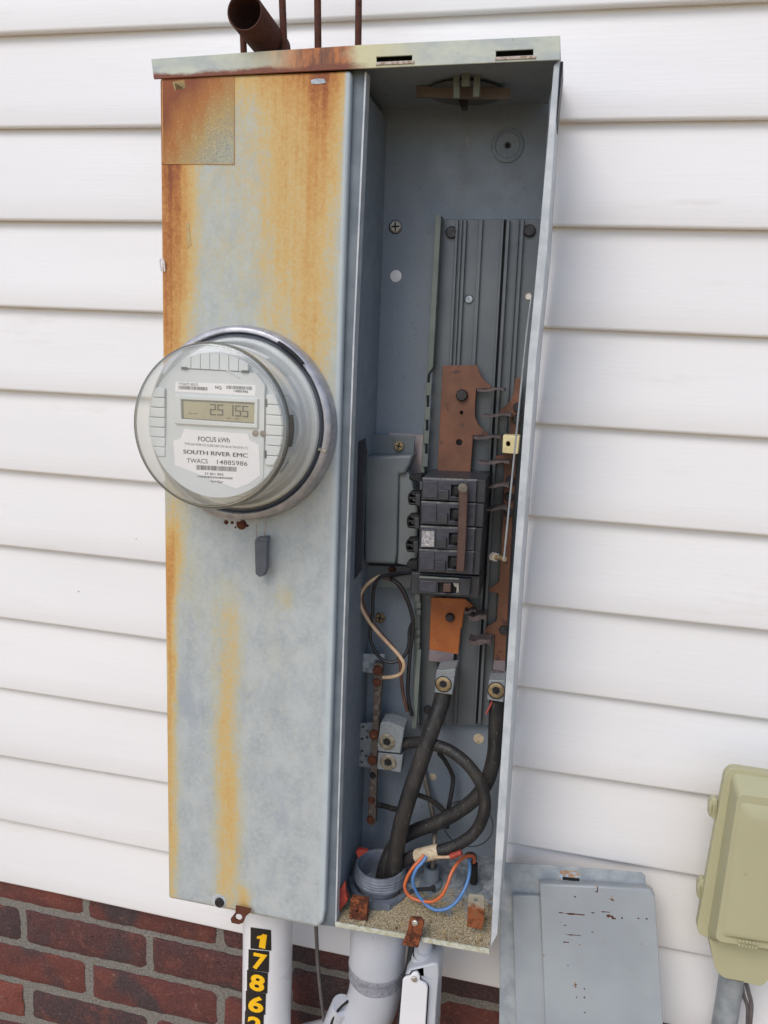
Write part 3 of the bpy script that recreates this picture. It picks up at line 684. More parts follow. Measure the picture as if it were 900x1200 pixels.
# ------------------------------------------------------------------ circuit breakers
def bk(pts): return px(pts, 460, 540, 5.625)
dust_m = M_plain('dusty_phenolic', lin(128, 126, 122), lin(88, 88, 90), 140, .7, 0, .25)
brk = thing('circuit_breaker', 'black four pole circuit breaker with brown handle tie across its toggles', 'circuit breaker', at(526, 668, -.05))
YK = -.088; YD = -.022
pol = [ (555, 120, 270), (548, 275, 430), (543, 437, 590), (535, 590, 745)]
poles = []
for i in range(4):
    uR, v0, v1 = pol[i]; L = 197-i*7
    R = 620-i*12; sk = 14
    mb = MB(); mb.prism(bk([(L-4, v0-8), (R-4, v0+sk-6), (R-12, v1+sk-5), (L-10, v1-10)]), YK, YD)
    po = build('breaker_pole', mb, breaker_m, brk, .0009)
    # raised face with a toggle window
    wx0, wx1 = 388-i*7, 436-i*7; hole = bk([(wx0, v0+36), (wx1+50, v0+40), (wx1+48, v1-30), (wx0-4, v1-34)])
    mb = MB(); mb.prism(bk([(L, v0), (uR, v0+sk), (uR-6, v1+2), (L-4, v1-20)]), YK-.005, YK, [hole]); build('breaker_face', mb, breaker2_m, po, .0006)
    mb = MB(); mb.prism(bk([(wx0-2, v0+38), (wx1+49, v0+42), (wx1+47, v1-31), (wx0-4, v1-35)]), YK-.0006, YK); build('toggle_window', mb, black_m, po)
    mb = MB(); mb.prism(bk([(L+4, v0+12), (L+100, v0+15), (L+98, v1-26), (L+1, v1-28)]), YK-.0062, YK-.005); build('face_plate', mb, breaker2_m, po, .0004)
    mb = MB(); mb.prism(bk([(L+106, v0+72), (L+172, v0+74), (L+170, v1-12), (L+104, v1-14)]), YK-.0085, YK-.005); build('face_block', mb, breaker_m, po, .0005)
    mb = MB(); mb.prism(bk([(wx0-6, v1-34), (wx1+52, v1-28), (wx1+52, v1-18), (wx0-6, v1-24)]), YK-.0075, YK-.005); build('window_sill', mb, breaker2_m, po, .0003)
    mb = MB(); mb.prism(bk([(wx0+16, v0+52), (wx1+40, v0+54), (wx1+38, v1-44), (wx0+14, v1-46)]), YK-.012, YK-.0006); build('toggle', mb, black_m, po, .001)
    poles.append(po)
    mb = MB(); mb.prism(bk([(L-1, v0-8), (uR+4, v0+sk-8), (uR+3, v0+sk+1), (L-1, v0+2)]), YK-.0042, YK); build('dusty_ledge', mb, dust_m, po, .0004)
    # load clip on the left
    for (dv, ) in ((0,),):
        cv = v0+(-12 if i == 0 else -18)+ (5 if i == 0 else 0)
        hgt = 95 if i else 40
    if i == 0: cl = [(105, 100), (190, 88), (195, 135), (150, 138), (110, 125)]
    else:
        c0 = (205, 357, 515)[i-1]; ux = (100, 92, 86)[i-1]
        cl = [(ux, c0+25), (ux+12, c0+2), (ux+82, c0), (ux+82, c0+92), (ux+12, c0+88), (ux, c0+62)]
    if i: hl = [bk([(ux+14, c0+16), (ux+50, c0+14), (ux+50, c0+36), (ux+14, c0+36)]), bk([(ux+14, c0+52), (ux+50, c0+52), (ux+50, c0+74), (ux+14, c0+74)])]
    else: hl = []
    mb = MB(); mb.prism(bk(cl), YK+.012, YK+.028, hl); build('line_clip', mb, black_m, po, .0012)
    if i: mb = MB(); mb.prism(bk([(ux+48, c0+14), (L-6, c0+18), (L-6, c0+100), (ux+48, c0+84)]), YK+.006, YK+.02); build('clip_collar', mb, breaker_m, po, .001)
mb = MB(); mb.prism(bk([(88, 690), (98, 664), (165, 662), (165, 724), (98, 708)]), YK+.012, YK+.028); build('line_clip', mb, black_m, brk, .0012)
mb = MB(); mb.prism(bk([(194, 462), (276, 464), (273, 566), (190, 566)]), YK-.0068, YK-.0062); build('rating_sticker', mb, M_speckled('scratched_foil', lin(168, 168, 172), lin(116, 114, 120), lin(226, 226, 228), 420, .35, .2), poles[2])
mb = MB(); mb.prism(bk([(436, 172), (446, 156), (485, 154), (497, 172), (494, 300), (484, 520), (470, 738), (418, 735), (428, 500), (434, 300)]), YK-.017, YK-.011); tie = build('handle_tie', mb, tie_m, brk, .0012)
mb = MB(); mb.disc(at(542.3, 571.8, YK-.0168), -Y, .0046, .0008, 18); build('rivet', mb, M_plain('dusty_rivet', lin(112, 106, 92), lin(92, 88, 78), 200, .6), tie)

b2 = thing('circuit_breaker', 'single black circuit breaker with broken toggle below the four pole breaker', 'circuit breaker', at(522, 702, -.05))
mb = MB(); mb.prism(bk([(125, 735), (575, 762), (568, 908), (118, 880)]), YK+.006, YD); po = build('breaker_body', mb, breaker_m, b2, .001)
mb = MB(); mb.prism(bk([(172, 756), (515, 778), (508, 892), (166, 876)]), YK, YK+.006, [bk([(300, 802), (440, 806), (436, 876), (298, 872)])]); build('breaker_face', mb, breaker_m, po, .0008)
mb = MB(); mb.prism(bk([(300, 802), (440, 806), (436, 876), (298, 872)]), YK+.0052, YK+.006); build('toggle_window', mb, black_m, po)
mb = MB(); mb.prism(bk([(176, 762), (440, 775), (440, 786), (176, 774)]), YK-.0012, YK); build('face_ridge', mb, rail_m, po, .0004)
mb = MB(); mb.prism(bk([(182, 790), (290, 796), (286, 868), (178, 860)]), YK-.001, YK); build('face_plate', mb, breaker2_m, po, .0004)
mb = MB(); mb.prism(bk([(335, 812), (385, 814), (382, 868), (332, 866)]), YK-.005, YK+.0052); build('toggle', mb, tie_m, po, .0008)
mb = MB(); mb.prism(bk([(400, 806), (438, 808), (436, 870), (420, 872), (424, 835), (405, 825)]), YK-.0008, YK+.004); build('broken_edge', mb, M_plain('pale_fracture', lin(150, 146, 138), lin(104, 102, 98), 300, .7), po)

# ------------------------------------------------------------------ neutral bar
mb = MB(); mb.prism([(419.5, 766), (450.5, 767), (450, 790.5), (419, 787)], -.034, -.032, [hz(423, 778, 1.8, 2)]); nb = build('neutral_bracket', mb, zinc_m, panel, .0006)
mb = MB(); mb.prism([(422, 848), (442, 846), (446, 852), (444, 901), (420, 898)], -.036, -.033, [hz(425.5, 852, 1.7, 1.7, 8), hz(431, 857, 1.7, 1.7, 8), hz(424.5, 866, 1.7, 1.7, 8), hz(430, 864, 1.7, 1.7, 8), hz(424, 880, 1.7, 1.7, 8), hz(429, 886, 1.7, 1.7, 8), hz(423.5, 893, 1.7, 1.7, 8)]); npl = build('neutral_plate', mb, lug_m, panel, .0006)
mb = MB(); mb.prism([(438, 777), (448.5, 778), (444, 850), (441.5, 902), (440, 965), (436, 969), (430.5, 965), (434, 900), (436.5, 846)], -.0455, -.036); nbar = build('neutral_bar', mb, M_speckled('rust_stained_bar', lin(104, 98, 92), lin(86, 66, 54), lin(66, 44, 36), 240, .75), panel, .0008)
for u, v, r, mt in ((443, 785, .0058, rust_m), (442, 799, .0048, rust_m), (442.5, 812, .004, bare_m), (441, 828, .004, bare_m), (441, 840, .0036, bare_m), (438.5, 860, .0058, rust_m), (436.5, 890, .0058, rust_m), (437, 908, .0036, black_m), (436, 922, .0036, bare_m), (435.5, 937, .0042, rust_m), (435, 950, .0034, bare_m), (434.5, 960, .0048, rust_m)):
    mb = MB(); mb.disc(at(u, v, -.0455), -Y, r, .0035, 14, .3); build('terminal_screw', mb, mt, nbar)
mb = MB(); mb.prism([(446, 847), (455, 846), (474, 853), (471, 872), (469.5, 883), (442.5, 880), (442, 872)], -.058, -.034); nl = build('neutral_lug', mb, lug_m, panel, .0012)
mb = MB(); mb.prism([(443, 882), (472, 885), (470, 906), (441.5, 901.5)], -.055, -.034); nl2 = build('neutral_lug', mb, lug_m, panel, .0012)
oxid_m = M_plain('oxidised_lug_screw', lin(150, 142, 124), lin(108, 100, 86), 200, .55, .2, .3)
for u, v, mt, yy_, nl in ((453.5, 869, oxid_m, -.058, nl), (455, 893, oxid_m, -.055, nl2)):
    c = at(u, v, yy_); mb = MB(); mb.lathe(c, -Y, [(.0098, 0), (.0098, .0008), (.0085, .0018), (.0050, .0018), (.0044, -.004)], 28); o = build('lug_screw', mb, mt, nl)
    mb = MB(); mb.disc(c-Y*.0004, -Y, .0046, .0004, 6); build('hex_socket', mb, black_m, nl)

# ------------------------------------------------------------------ cables and wires (each its own thing)
def cable(name, pix, r, mat, label, cat='cable', seg=14, group=None):
    mb = MB(); mb.ptube(pix, r, seg=seg, smooth=8); return solo(name, mb, mat, label, cat, at(*pix[-1]), group)
cable('power_cable', [(520, 808, -.046), (517, 824, -.050), (509, 846, -.058), (496, 884, -.068), (482, 925, -.075), (471, 962, -.078), (464, 1000, -.076), (460, 1040, -.072)], .0095, cable_m, 'thick black cable running straight from left lug down into the conduit mouth', 'cable')
cable('power_cable', [(470, 872, -.046), (486, 870, -.052), (505, 872, -.060), (528, 880, -.068), (550, 898, -.074), (565, 922, -.078), (568, 948, -.080), (558, 973, -.081), (538, 989, -.082), (515, 997, -.082), (498, 1001, -.080), (478, 1006, -.070), (465, 1018, -.062), (458, 1035, -.06)], .0067, cable_m, 'black cable looping from double neutral lug round to the taped end', 'cable')
mb = MB(); mb.ptube([(514.5, 997.5, -.0822), (507, 999, -.0817), (499, 1001, -.080), (490, 1003, -.0755)], .0082, seg=16, smooth=4); solo('cable_tape', mb, tape_m, 'stained pale tape wrapped round the looping black cable end', 'tape', at(502, 1000, -.081))
cable('power_cable', [(582, 820, -.044), (581, 850, -.046), (579, 885, -.050), (572, 912, -.054), (560, 932, -.055), (540, 949, -.054), (515, 963, -.052), (488, 973, -.050), (468, 984, -.052), (455, 1004, -.060), (447, 1032, -.065)], .0083, cable_m, 'black cable from the right lug curving left behind the loop', 'cable')
cable('ground_wire', [(493, 880, -.012), (497, 905, -.014), (503, 935, -.022), (509, 965, -.034), (509, 990, -.052), (507, 1012, -.06), (507, 1024, -.06)], .0031, bare_m, 'bare grey ground wire standing in the small floor hub', 'wire', 10)
cable('black_wire', [(514, 882, -.03), (522, 892, -.028), (529, 905, -.026), (531, 915, -.026), (528, 935, -.03), (524, 954, -.034), (521, 964, -.04)], .0026, wire_m, 'thin black wire bent behind the large looping cable', 'wire', 10)
cable('black_wire', [(484, 930, -.06), (494, 933, -.055), (506, 938, -.05), (516, 946, -.046), (523, 956, -.045), (524, 970, -.046)], .0030, cable_m, 'short grey black wire curving down from the straight cable', 'wire', 10)
cable('black_wire', [(443, 943, -.040), (452, 945, -.045), (462, 948, -.06), (470, 948, -.07)], .0032, cable_m, 'short black stub wire between the neutral bar and straight cable', 'wire', 10)
# branch circuit loops
c5 = lambda pts: [(400+a/7.5, 660+b/7.5, y) for a, b, y in pts]
cable('black_wire', c5([(640, 72, -.075), (520, 82, -.066), (430, 100, -.058), (340, 125, -.055), (295, 190, -.054), (278, 300, -.053), (275, 430, -.052), (258, 560, -.052), (255, 660, -.052), (290, 760, -.052), (350, 840, -.052), (430, 872, -.052), (510, 850, -.05), (570, 790, -.048), (595, 700, -.046), (598, 600, -.045), (620, 530, -.046)]), .0020, wire_m, 'thin black wire making the large oval loop beside the breakers', 'wire', 10)
cable('black_wire', c5([(640, 80, -.075), (560, 88, -.066), (470, 108, -.058), (440, 135, -.05), (520, 200, -.05), (580, 320, -.05), (625, 470, -.048), (628, 600, -.046), (608, 760, -.045), (592, 950, -.044), (585, 1120, -.044), (598, 1240, -.043), (620, 1340, -.042)]), .0022, wire_m, 'black wire running down beside the slotted rail', 'wire', 10)
cable('brown_wire', c5([(430, 140, -.05), (340, 120, -.05), (260, 160, -.05), (200, 225, -.05), (180, 300, -.05), (205, 400, -.05), (270, 510, -.05), (350, 620, -.05), (440, 720, -.05), (495, 800, -.05), (520, 900, -.05), (530, 1050, -.049), (550, 1180, -.048), (580, 1300, -.046)]), .0020, brownwire_m, 'brown wire twisting down past the cream wire', 'wire', 10)
cable('brown_wire', c5([(425, 142, -.047), (470, 160, -.047), (520, 215, -.047), (570, 310, -.047), (605, 400, -.046), (628, 500, -.045)]), .0021, brownwire_m, 'short brown wire arching at right side of the oval loop', 'wire', 10)
cable('cream_wire', c5([(345, 112, -.051), (250, 165, -.052), (185, 240, -.053), (162, 320, -.053), (185, 410, -.053), (250, 520, -.053), (330, 620, -.053), (420, 715, -.053), (490, 790, -.053), (540, 860, -.053), (548, 920, -.052), (515, 975, -.05), (440, 1000, -.048), (365, 1005, -.046)]), .0021, creamwire_m, 'cream insulated wire curving to the top of the neutral bar', 'wire', 10)
c2 = lambda pts: [(460+a/6.43, 970+b/6.43, y) for a, b, y in pts]
cable('orange_wire', c2([(240, 205, -.088), (205, 245, -.092), (155, 300, -.096), (110, 375, -.098), (92, 450, -.098), (125, 512, -.098), (200, 548, -.100), (300, 556, -.102), (370, 510, -.102), (412, 430, -.1), (440, 350, -.094), (480, 280, -.086), (530, 228, -.076), (580, 212, -.066), (612, 222, -.06), (615, 262, -.056)]), .0019, orange_m, 'thin orange wire arcing over the dirty panel floor', 'wire', 10)
cable('blue_wire', c2([(255, 215, -.090), (225, 260, -.094), (178, 315, -.098), (152, 400, -.1), (180, 485, -.1), (235, 560, -.101), (290, 605, -.103), (345, 622, -.104), (420, 605, -.103), (480, 560, -.100), (535, 480, -.094), (570, 390, -.086), (582, 310, -.076), (578, 250, -.066), (590, 225, -.06)]), .0019, blue_m, 'thin blue wire arcing below the orange wire', 'wire', 10)
cable('red_wire', [(577, 821, -.050), (575, 826, -.052), (572, 832, -.054), (569.5, 837, -.056)], .0011, red_m, 'two short red wire ends hanging below the right lug', 'wire', 8)
wn = thing('wire_connector', 'red crimp connector with bare lead beside the taped cable end', 'wire connector', at(535, 999, -.08))
mb = MB(); mb.ptube([(528, 1004, -.094), (534, 1001.5, -.094), (541, 999, -.094)], .0033, seg=10, smooth=2); build('sleeve', mb, red_m, wn)
mb = MB(); mb.ptube([(512, 1004.5, -.092), (520, 1004.5, -.093), (528, 1004, -.094)], .0016, seg=8, smooth=3); build('bare_lead', mb, creamwire_m, wn)
# black whip connector on the floor, right
bc = thing('cable_connector', 'black cable connector with locknut on right side of the panel floor', 'connector', at(556, 1033, -.05))
mb = MB(); mb.ptube([(555, 1036, -.052), (555.5, 1012, -.052)], .0046, seg=14, smooth=1); build('connector_barrel', mb, black_m, bc)
mb = MB(); c = at(554.5, 1034, -.052); c.z = at(555, 1040, -.052).z; mb.lathe(c, (0, 0, 1), [(.0001, .006), (.008, .006), (.0115, .004), (.0125, 0), (.0125, -.002), (.0001, -.002)], 10); build('locknut', mb, strip_m, bc)
mb = MB(); mb.ptube([(554, 1011, -.052), (556, 1004, -.054), (552, 1001, -.056), (546, 1003, -.06)], .0030, seg=10); build('connector_lead', mb, brownwire_m, bc)
mb = MB(); mb.ptube([(480, 1046, -.098), (487, 1043, -.096), (497, 1042, -.094), (505, 1041.5, -.092), (508, 1039, -.090), (508.5, 1045, -.092)], .0022, seg=8); solo('wire_stub', mb, black_m, 'bent black wire stub lying behind the orange and blue wires', 'wire', at(505, 1042, -.09))

# floor fittings
hubc = at(446, 1013, -.07); fz = -.957
hub = thing('conduit_hub', 'large grey threaded conduit hub open in the left of panel floor', 'conduit fitting', (hubc.x, hubc.y, fz))
zt = hubc.z
prof = [(.0255, -.12), (.0255, zt-fz-.001), (.0265, zt-fz+.0006), (.0285, zt-fz+.0006), (.0295, zt-fz-.002)]
for k in range(4): prof += [(.0295, zt-fz-.004-k*.0032), (.0304, zt-fz-.0052-k*.0032)]
prof += [(.0300, zt-fz-.018)]
mb = MB(); mb.lathe((hubc.x, hubc.y, fz), (0, 0, 1), prof, 56); build('threaded_collar', mb, M_plain('dusty_grey_pvc', lin(122, 128, 140), lin(100, 106, 116), 90, .6, 0, .2, lin(150, 140, 112), .62, 120), hub)
mb = MB(); pr = []
n = 36
top = [Vector((hubc.x+math.cos(2*math.pi*i/n)*(.0355 if i % 6 else .0385), hubc.y+math.sin(2*math.pi*i/n)*(.0355 if i % 6 else .0385), fz+.010)) for i in range(n)]
bot = [Vector((q.x, q.y, fz-.004)) for q in top]
inn = [Vector((hubc.x+math.cos(2*math.pi*i/n)*.0295, hubc.y+math.sin(2*math.pi*i/n)*.0295, fz+.010)) for i in range(n)]
mb.solid(top, bot, [inn], [[Vector((q.x, q.y, fz-.004)) for q in inn]]); build('locknut', mb, M_plain('grey_zinc_nut', lin(112, 120, 132), lin(94, 100, 110), 70, .5, .1, .2), hub, .0012)
sc = at(506.5, 1012, -.06)
mb = MB(); mb.lathe((sc.x, sc.y, -.952), (0, 0, 1), [(.0055, -.004), (.0055, .032), (.0085, .032), (.009, .030), (.009, .014), (.013, .012), (.0135, .002), (.0135, 0)], 24); solo('ground_hub', mb, strip_m, 'small grey floor hub round the bare ground wire', 'conduit fitting', (sc.x, sc.y, -.952))
# rusty brackets and hasp belong to the panel
mb = MB(); mb.prism([(411, 1054), (430.5, 1057), (430, 1080), (409, 1076.5)], -.122, -.113, [hz(418.5, 1068.5, 1.8, 1.8, 8)]); build('corner_bracket', mb, rust2_m, panel, .0012)
mb = MB(); mb.prism([(549, 1048.5), (566, 1050), (568, 1052), (567.5, 1078), (565, 1090), (547, 1086)], -.118, -.115, [hz(558, 1055, 2.4, 2.4, 10)]); build('corner_bracket', mb, tabrust_m, panel, .0006, label='pale metal bracket with a rust stain')
mb = MB(); mb.prism([(479, 1079.5), (483, 1076.5), (493, 1077), (497, 1081.5), (494, 1096), (490, 1111), (471, 1107.5), (475, 1098), (478, 1088)], -.138, -.1335); hp = build('hasp', mb, rust2_m, panel, .001)
mb = MB(); mb.disc(at(486.3, 1081.2, -.138), -Y, .0034, .002, 16, .4); build('rivet', mb, copperpin_m, hp)
for p, y0 in (([(397.5, 1043), (404, 1034), (405, 1046), (408, 1055), (396.5, 1070)], -.118), ([(416.5, 998), (419, 996), (431, 998), (428, 1000), (419.5, 1006)], -.088)):
    mb = MB(); mb.prism(p, y0, y0+.006); build('bushing_shard', mb, red_m, panel, .0008)
# prop rod along the right lip
rod = MB(); rod.ptube([(622.5, 350, -.126), (617, 392, -.127), (606, 500, -.128), (597, 590, -.128), (590.5, 655, -.128)], .0009, seg=8, smooth=2); build('prop_rod', rod, galvpipe_m, panel)
rod = MB(); rod.ptube([(578.5, 652.5, -.100), (584, 653.5, -.108), (591, 655, -.126)], .0025, seg=10, smooth=2); build('rod_bolt', rod, brass_m, panel)
mb = MB(); mb.tube([at(577.8, 652.5, -.098), at(581, 653, -.103)], .0046, seg=6, smooth=1); build('rod_nut', mb, copperpin_m, panel)
mb = MB(); mb.disc(at(619.5, 348, -.122), -Y, .0035, .004, 14, .4); build('rod_bolt', mb, copperpin_m, panel)
# sand on the floor
mb = MB(); rnd = random.Random(3)
for k in range(2600):
    s = rnd.random(); t = min(1, abs(rnd.gauss(0, .30))); 
    if s < .35 and t > .25 and rnd.random() < .8: continue
    q = (FA*(1-s)+FB*s)*(1-t)+(FD*(1-s)+FC*s)*t; r = rnd.uniform(.0004, .0010)*(1.9 if rnd.random() < .06 else 1)
    r *= (3.2 if rnd.random() < .012 else 1); q = q+Vector((0, .004, r*.3))
    mb.add([q+Vector((r*rnd.uniform(.6, 1.5), 0, 0)), q+Vector((0, r*rnd.uniform(.6, 1.5), 0)), q-Vector((r, 0, 0)), q-Vector((0, r, 0)), q+Vector((0, 0, r*.9))], [(0, 1, 4), (1, 2, 4), (2, 3, 4), (3, 0, 4)])
o = build('sand_debris', mb, grain_m, kind='stuff', fix=False, ang=10); o['label'] = 'sandy dirt and debris spread over the panel floor'

mb = MB(); rnd = random.Random(11)
for k in range(46):
    s = rnd.uniform(.3, 1); t = rnd.uniform(.0, .5); q = (FA*(1-s)+FB*s)*(1-t)+(FD*(1-s)+FC*s)*t+Vector((0, .005, .0012))
    L, W_, a = rnd.uniform(.002, .0055), rnd.uniform(.0008, .0022), rnd.uniform(0, 6.3)
    e = Vector((math.cos(a), math.sin(a), rnd.uniform(-.15, .3)))*L; f = Vector((-math.sin(a), math.cos(a), rnd.uniform(-.3, .3)))*W_; up = Vector((0, 0, rnd.uniform(.0006, .0016)))
    mb.add([q-e, q-f+up*.4, q+e+up, q+f, q+up*1.6], [(0, 1, 4), (1, 2, 4), (2, 3, 4), (3, 0, 4)])
o = build('leaf_litter', mb, M_plain('dry_leaf', lin(158, 132, 92), lin(92, 76, 56), 200, .9), kind='stuff', fix=False, ang=10); o['label'] = 'dry leaf bits and flakes lying in the sand on the panel floor'

# ------------------------------------------------------------------ electric meter
mc = lambda y: Vector((.1945+(.0012)*(y+.134)/(-.086), y, -.4128+.0043*(y+.134)/(-.086)))
meter = thing('electric_meter', 'round electric meter with clear dome and digital display on rusty cover', 'electric meter', mc(-.134))
AX = (mc(-.22)-mc(-.134)).normalized()
def ML(prof, seg=72):   # profile of (radius, y)
    mb = MB(); base = mc(-.134)
    return mb.lathe(base, AX, [(r, -(y+.134)/abs(AX.y)) for r, y in prof], seg)
rg = build('sealing_ring', ML([(.0955, -.133), (.0965, -.1355), (.0952, -.139), (.0945, -.149), (.0936, -.1525), (.0905, -.1545), (.0882, -.1545), (.0872, -.152), (.0872, -.1345)]), ring_m, meter, ang=60)
build('gasket', ML([(.0876, -.1480), (.0850, -.1530), (.0815, -.1500)]), seal_m, meter)
build('meter_flange', ML([(.0826, -.1375), (.0826, -.1535), (.0815, -.1550), (.0660, -.1555)]), base_m, meter, ang=50)
mb = MB(); mid = mc(-.134)
def arc_block(mb, a0, a1, r0, r1, y0, y1, n=10):
    e1, e2 = Vector((1, 0, 0)), Vector((0, 0, 1))
    def ring(r, y): 
        c = mc(y); return [c+e1*r*math.cos(a0+(a1-a0)*i/n)+e2*r*math.sin(a0+(a1-a0)*i/n) for i in range(n+1)]
    A, B, Cc, Dd = ring(r0, y0), ring(r1, y0), ring(r0, y1), ring(r1, y1)
    for i in range(n):
        mb.solid([A[i], A[i+1], B[i+1], B[i]], [Cc[i], Cc[i+1], Dd[i+1], Dd[i]])
    return mb
R_ = math.radians
for a0, a1 in ((43, 63), (-58, -40), (150, 165), (222, 236)):
    build('ring_slot', arc_block(MB(), R_(a0), R_(a1), .0884, .0908, -.1549, -.150), black_m, rg)
build('ring_seam', arc_block(MB(), R_(-13), R_(-11.5), .0855, .0935, -.1556, -.150, 3), copperpin_m, rg)
build('ring_latch', arc_block(MB(), R_(247), R_(272), .0915, .0972, -.152, -.1385), ring_m, rg, .001)
# inner body
body = build('meter_body', ML([(.0655, -.150), (.0655, -.178), (.0655, -.180), (.0655, -.202), (.0640, -.2030)]), white_m, meter, ang=35)
build('body_band', ML([(.0705, -.153), (.0705, -.163), (.0690, -.165), (.0650, -.165)]), base_m, meter, ang=40)
for a0, a1, y0, y1, mt in ((-14, 12, -.176, -.186, black_m), (-40, -28, -.166, -.170, black_m), (24, 30, -.17, -.19, base_m), (-24, -18, -.168, -.195, base_m)):
    build('body_window', arc_block(MB(), R_(a0), R_(a1), .0640, .0660, y1, y0, 8), mt, body)
YFc = -.2035; fc = mc(YFc)
face = build('face_plate', ML([(.0662, -.2015), (.0657, -.2035), (.00001, -.2036)]), white_m, meter, ang=30)
ch = .0492; Rr = .0656
def face_slab(pts, y0, y1): # pts (x,z) offsets from the face centre
    mb = MB(); f = [Vector((fc.x+x, y0, fc.z+z)) for x, z in pts]; return mb.solid(f, [q+Vector((0, y1-y0, 0)) for q in f])
arcpts = []
zb = math.sqrt(Rr**2-(ch-.002)**2)
a_l, a_r = math.pi+math.asin(.034/Rr)*0, 0
for i in range(25):
    a = math.pi*(1.245)+(math.pi*.51)*i/24; arcpts.append((Rr*.985*math.cos(a), Rr*.985*math.sin(a)))
tp = [(ch-.002, -zb+.002), (ch-.002, .0395), (.039, ch+.0005), (-.039, ch+.0005), (-ch+.002, .0395), (-ch+.002, -zb+.002)]
build('front_panel', face_slab(arcpts+tp, YFc-.0022, YFc+.0005), white_m, face, .0010)
for side in range(3):
    n = 7; pitch = .0091
    for i in range(n):
        t0 = (i-n/2)*pitch+.0003; t1 = t0+pitch-.0006
        o0 = math.sqrt(Rr**2-t0**2); o1 = math.sqrt(Rr**2-t1**2); om = math.sqrt(Rr**2-((t0+t1)/2)**2)
        if side < 2:
            if i == n: continue
            sg = (-1, 1)[side]; pts = [(sg*ch, t0), (sg*o0, t0), (sg*om, (t0+t1)/2), (sg*o1, t1), (sg*ch, t1)]
        else:
            pts = [(t0, ch+.0015), (t0, o0), ((t0+t1)/2, om), (t1, o1), (t1, ch+.0015)]
        build('rib', face_slab(pts, YFc-.0034, YFc-.0002), rib_m, face, .0008)
for (x, z) in ((-.029, ch+.0012), (.029, ch+.0012), (ch+.0005, .024), (ch+.0005, -.022)):
    build('clip_gap', face_slab([(x-.003, z-.0012), (x+.003, z-.0012), (x+.003, z+.0012), (x-.003, z+.0012)] if abs(z) > .04 else [(x-.0008, z-.0035), (x+.0008, z-.0035), (x+.0008, z+.0035), (x-.0008, z+.0035)], YFc-.0037, YFc-.001), black_m, face)
YL = YFc-.0022
def fp(pts): return px(pts, 190, 430, 6.92)
mb = MB(); mb.prism(fp([(100, 228), (775, 258), (772, 498), (100, 460)]), YL-.0024, YL+.0002, [fp([(150, 262), (748, 290), (745, 462), (155, 422)])]); build('display_bezel', mb, white_m, face, .0007)
YD_ = YL-.0008
mb = MB(); mb.prism(fp([(148, 258), (750, 286), (748, 466), (152, 426)]), YD_, YL); lcd = build('display', mb, lcd_m, meter)
mb = MB(); mb.prism(fp([(150, 262), (748, 290), (747, 304), (152, 276)]), YD_-.0002, YD_); mb.prism(fp([(150, 262), (172, 263), (176, 424), (155, 422)]), YD_-.0002, YD_); mb.prism(fp([(155, 412), (745, 452), (745, 463), (155, 423)]), YD_-.0002, YD_); build('display_border', mb, M_plain('lcd_border', lin(108, 106, 92), lin(98, 96, 84), 40, .3), lcd)
mb = MB()
SEG = {'2': 'abged', '5': 'afgcd', '1': 'bc'}
def seg7(mb, ch_, u0, v0, wd, ht, t=10):
    S7 = {'a': (0, 0, wd, t), 'd': (0, ht-t, wd, ht), 'g': (0, ht/2-t/2, wd, ht/2+t/2), 'f': (0, 0, t, ht/2), 'e': (0, ht/2, t, ht), 'b': (wd-t, 0, wd, ht/2), 'c': (wd-t, ht/2, wd, ht)}
    for s_ in SEG[ch_]:
        a, b, c_, d_ = S7[s_]; sk = .05; q = [(u0+a, v0+b+a*sk), (u0+c_, v0+b+c_*sk), (u0+c_, v0+d_+c_*sk), (u0+a, v0+d_+a*sk)]
        mb.prism(fp(q), YD_-.0003, YD_)
for ch_, u in (('2', 388), ('5', 447), ('1', 530), ('5', 592), ('5', 650)): seg7(mb, ch_, u, 300+(u-388)*.055, 48, 90)
for u, v in ((210, 372), (255, 375), (525, 412), (592, 418), (668, 404)): mb.prism(fp([(u, v), (u+30, v+1.5), (u+30, v+7), (u, v+5)]), YD_-.0003, YD_)
build('display_digits', mb, seg_m, lcd)
# labels
mb = MB(); mb.prism(fp([(118, 120), (752, 148), (762, 158), (756, 226), (746, 234), (112, 200), (104, 190), (108, 128)]), YL-.0003, YL+.0001); lab = build('serial_label', mb, paper_m, meter)
mb = MB(); YT = YL-.00045
put_text(mb, 'YT2677-201D', fp([(132, 146)])[0], fp([(290, 153)])[0], 20/6.92, YT, .01)
put_text(mb, '14885986', fp([(580, 204)])[0], fp([(698, 211)])[0], 20/6.92, YT, .02)
put_text(mb, 'NQ', fp([(430, 176)])[0], fp([(482, 180)])[0], 24/6.92, YT, .03)
def bars(mb, u0, v0, u1, v1, h, seed):
    r = random.Random(seed); u = u0
    while u < u1-6:
        wd = r.choice((3, 5, 7)); v = v0+(v1-v0)*(u-u0)/(u1-u0)
        mb.prism(fp([(u, v), (u+wd, v+.3), (u+wd, v+h), (u, v+h)]), YT, YT+.0001); u += wd+r.choice((3, 4, 5))
bars(mb, 134, 152, 370, 164, 28, 1); bars(mb, 522, 150, 734, 160, 28, 2)
build('printing', mb, ink_m, lab)
mb = MB(); mb.prism(fp([(180, 505), (690, 545), (715, 600), (785, 632), (795, 880), (700, 950), (600, 985), (400, 985), (230, 955), (110, 870), (90, 600), (150, 580)]), YL-.0003, YL+.0001); lab2 = build('name_label', mb, paper_m, meter)
mb = MB()
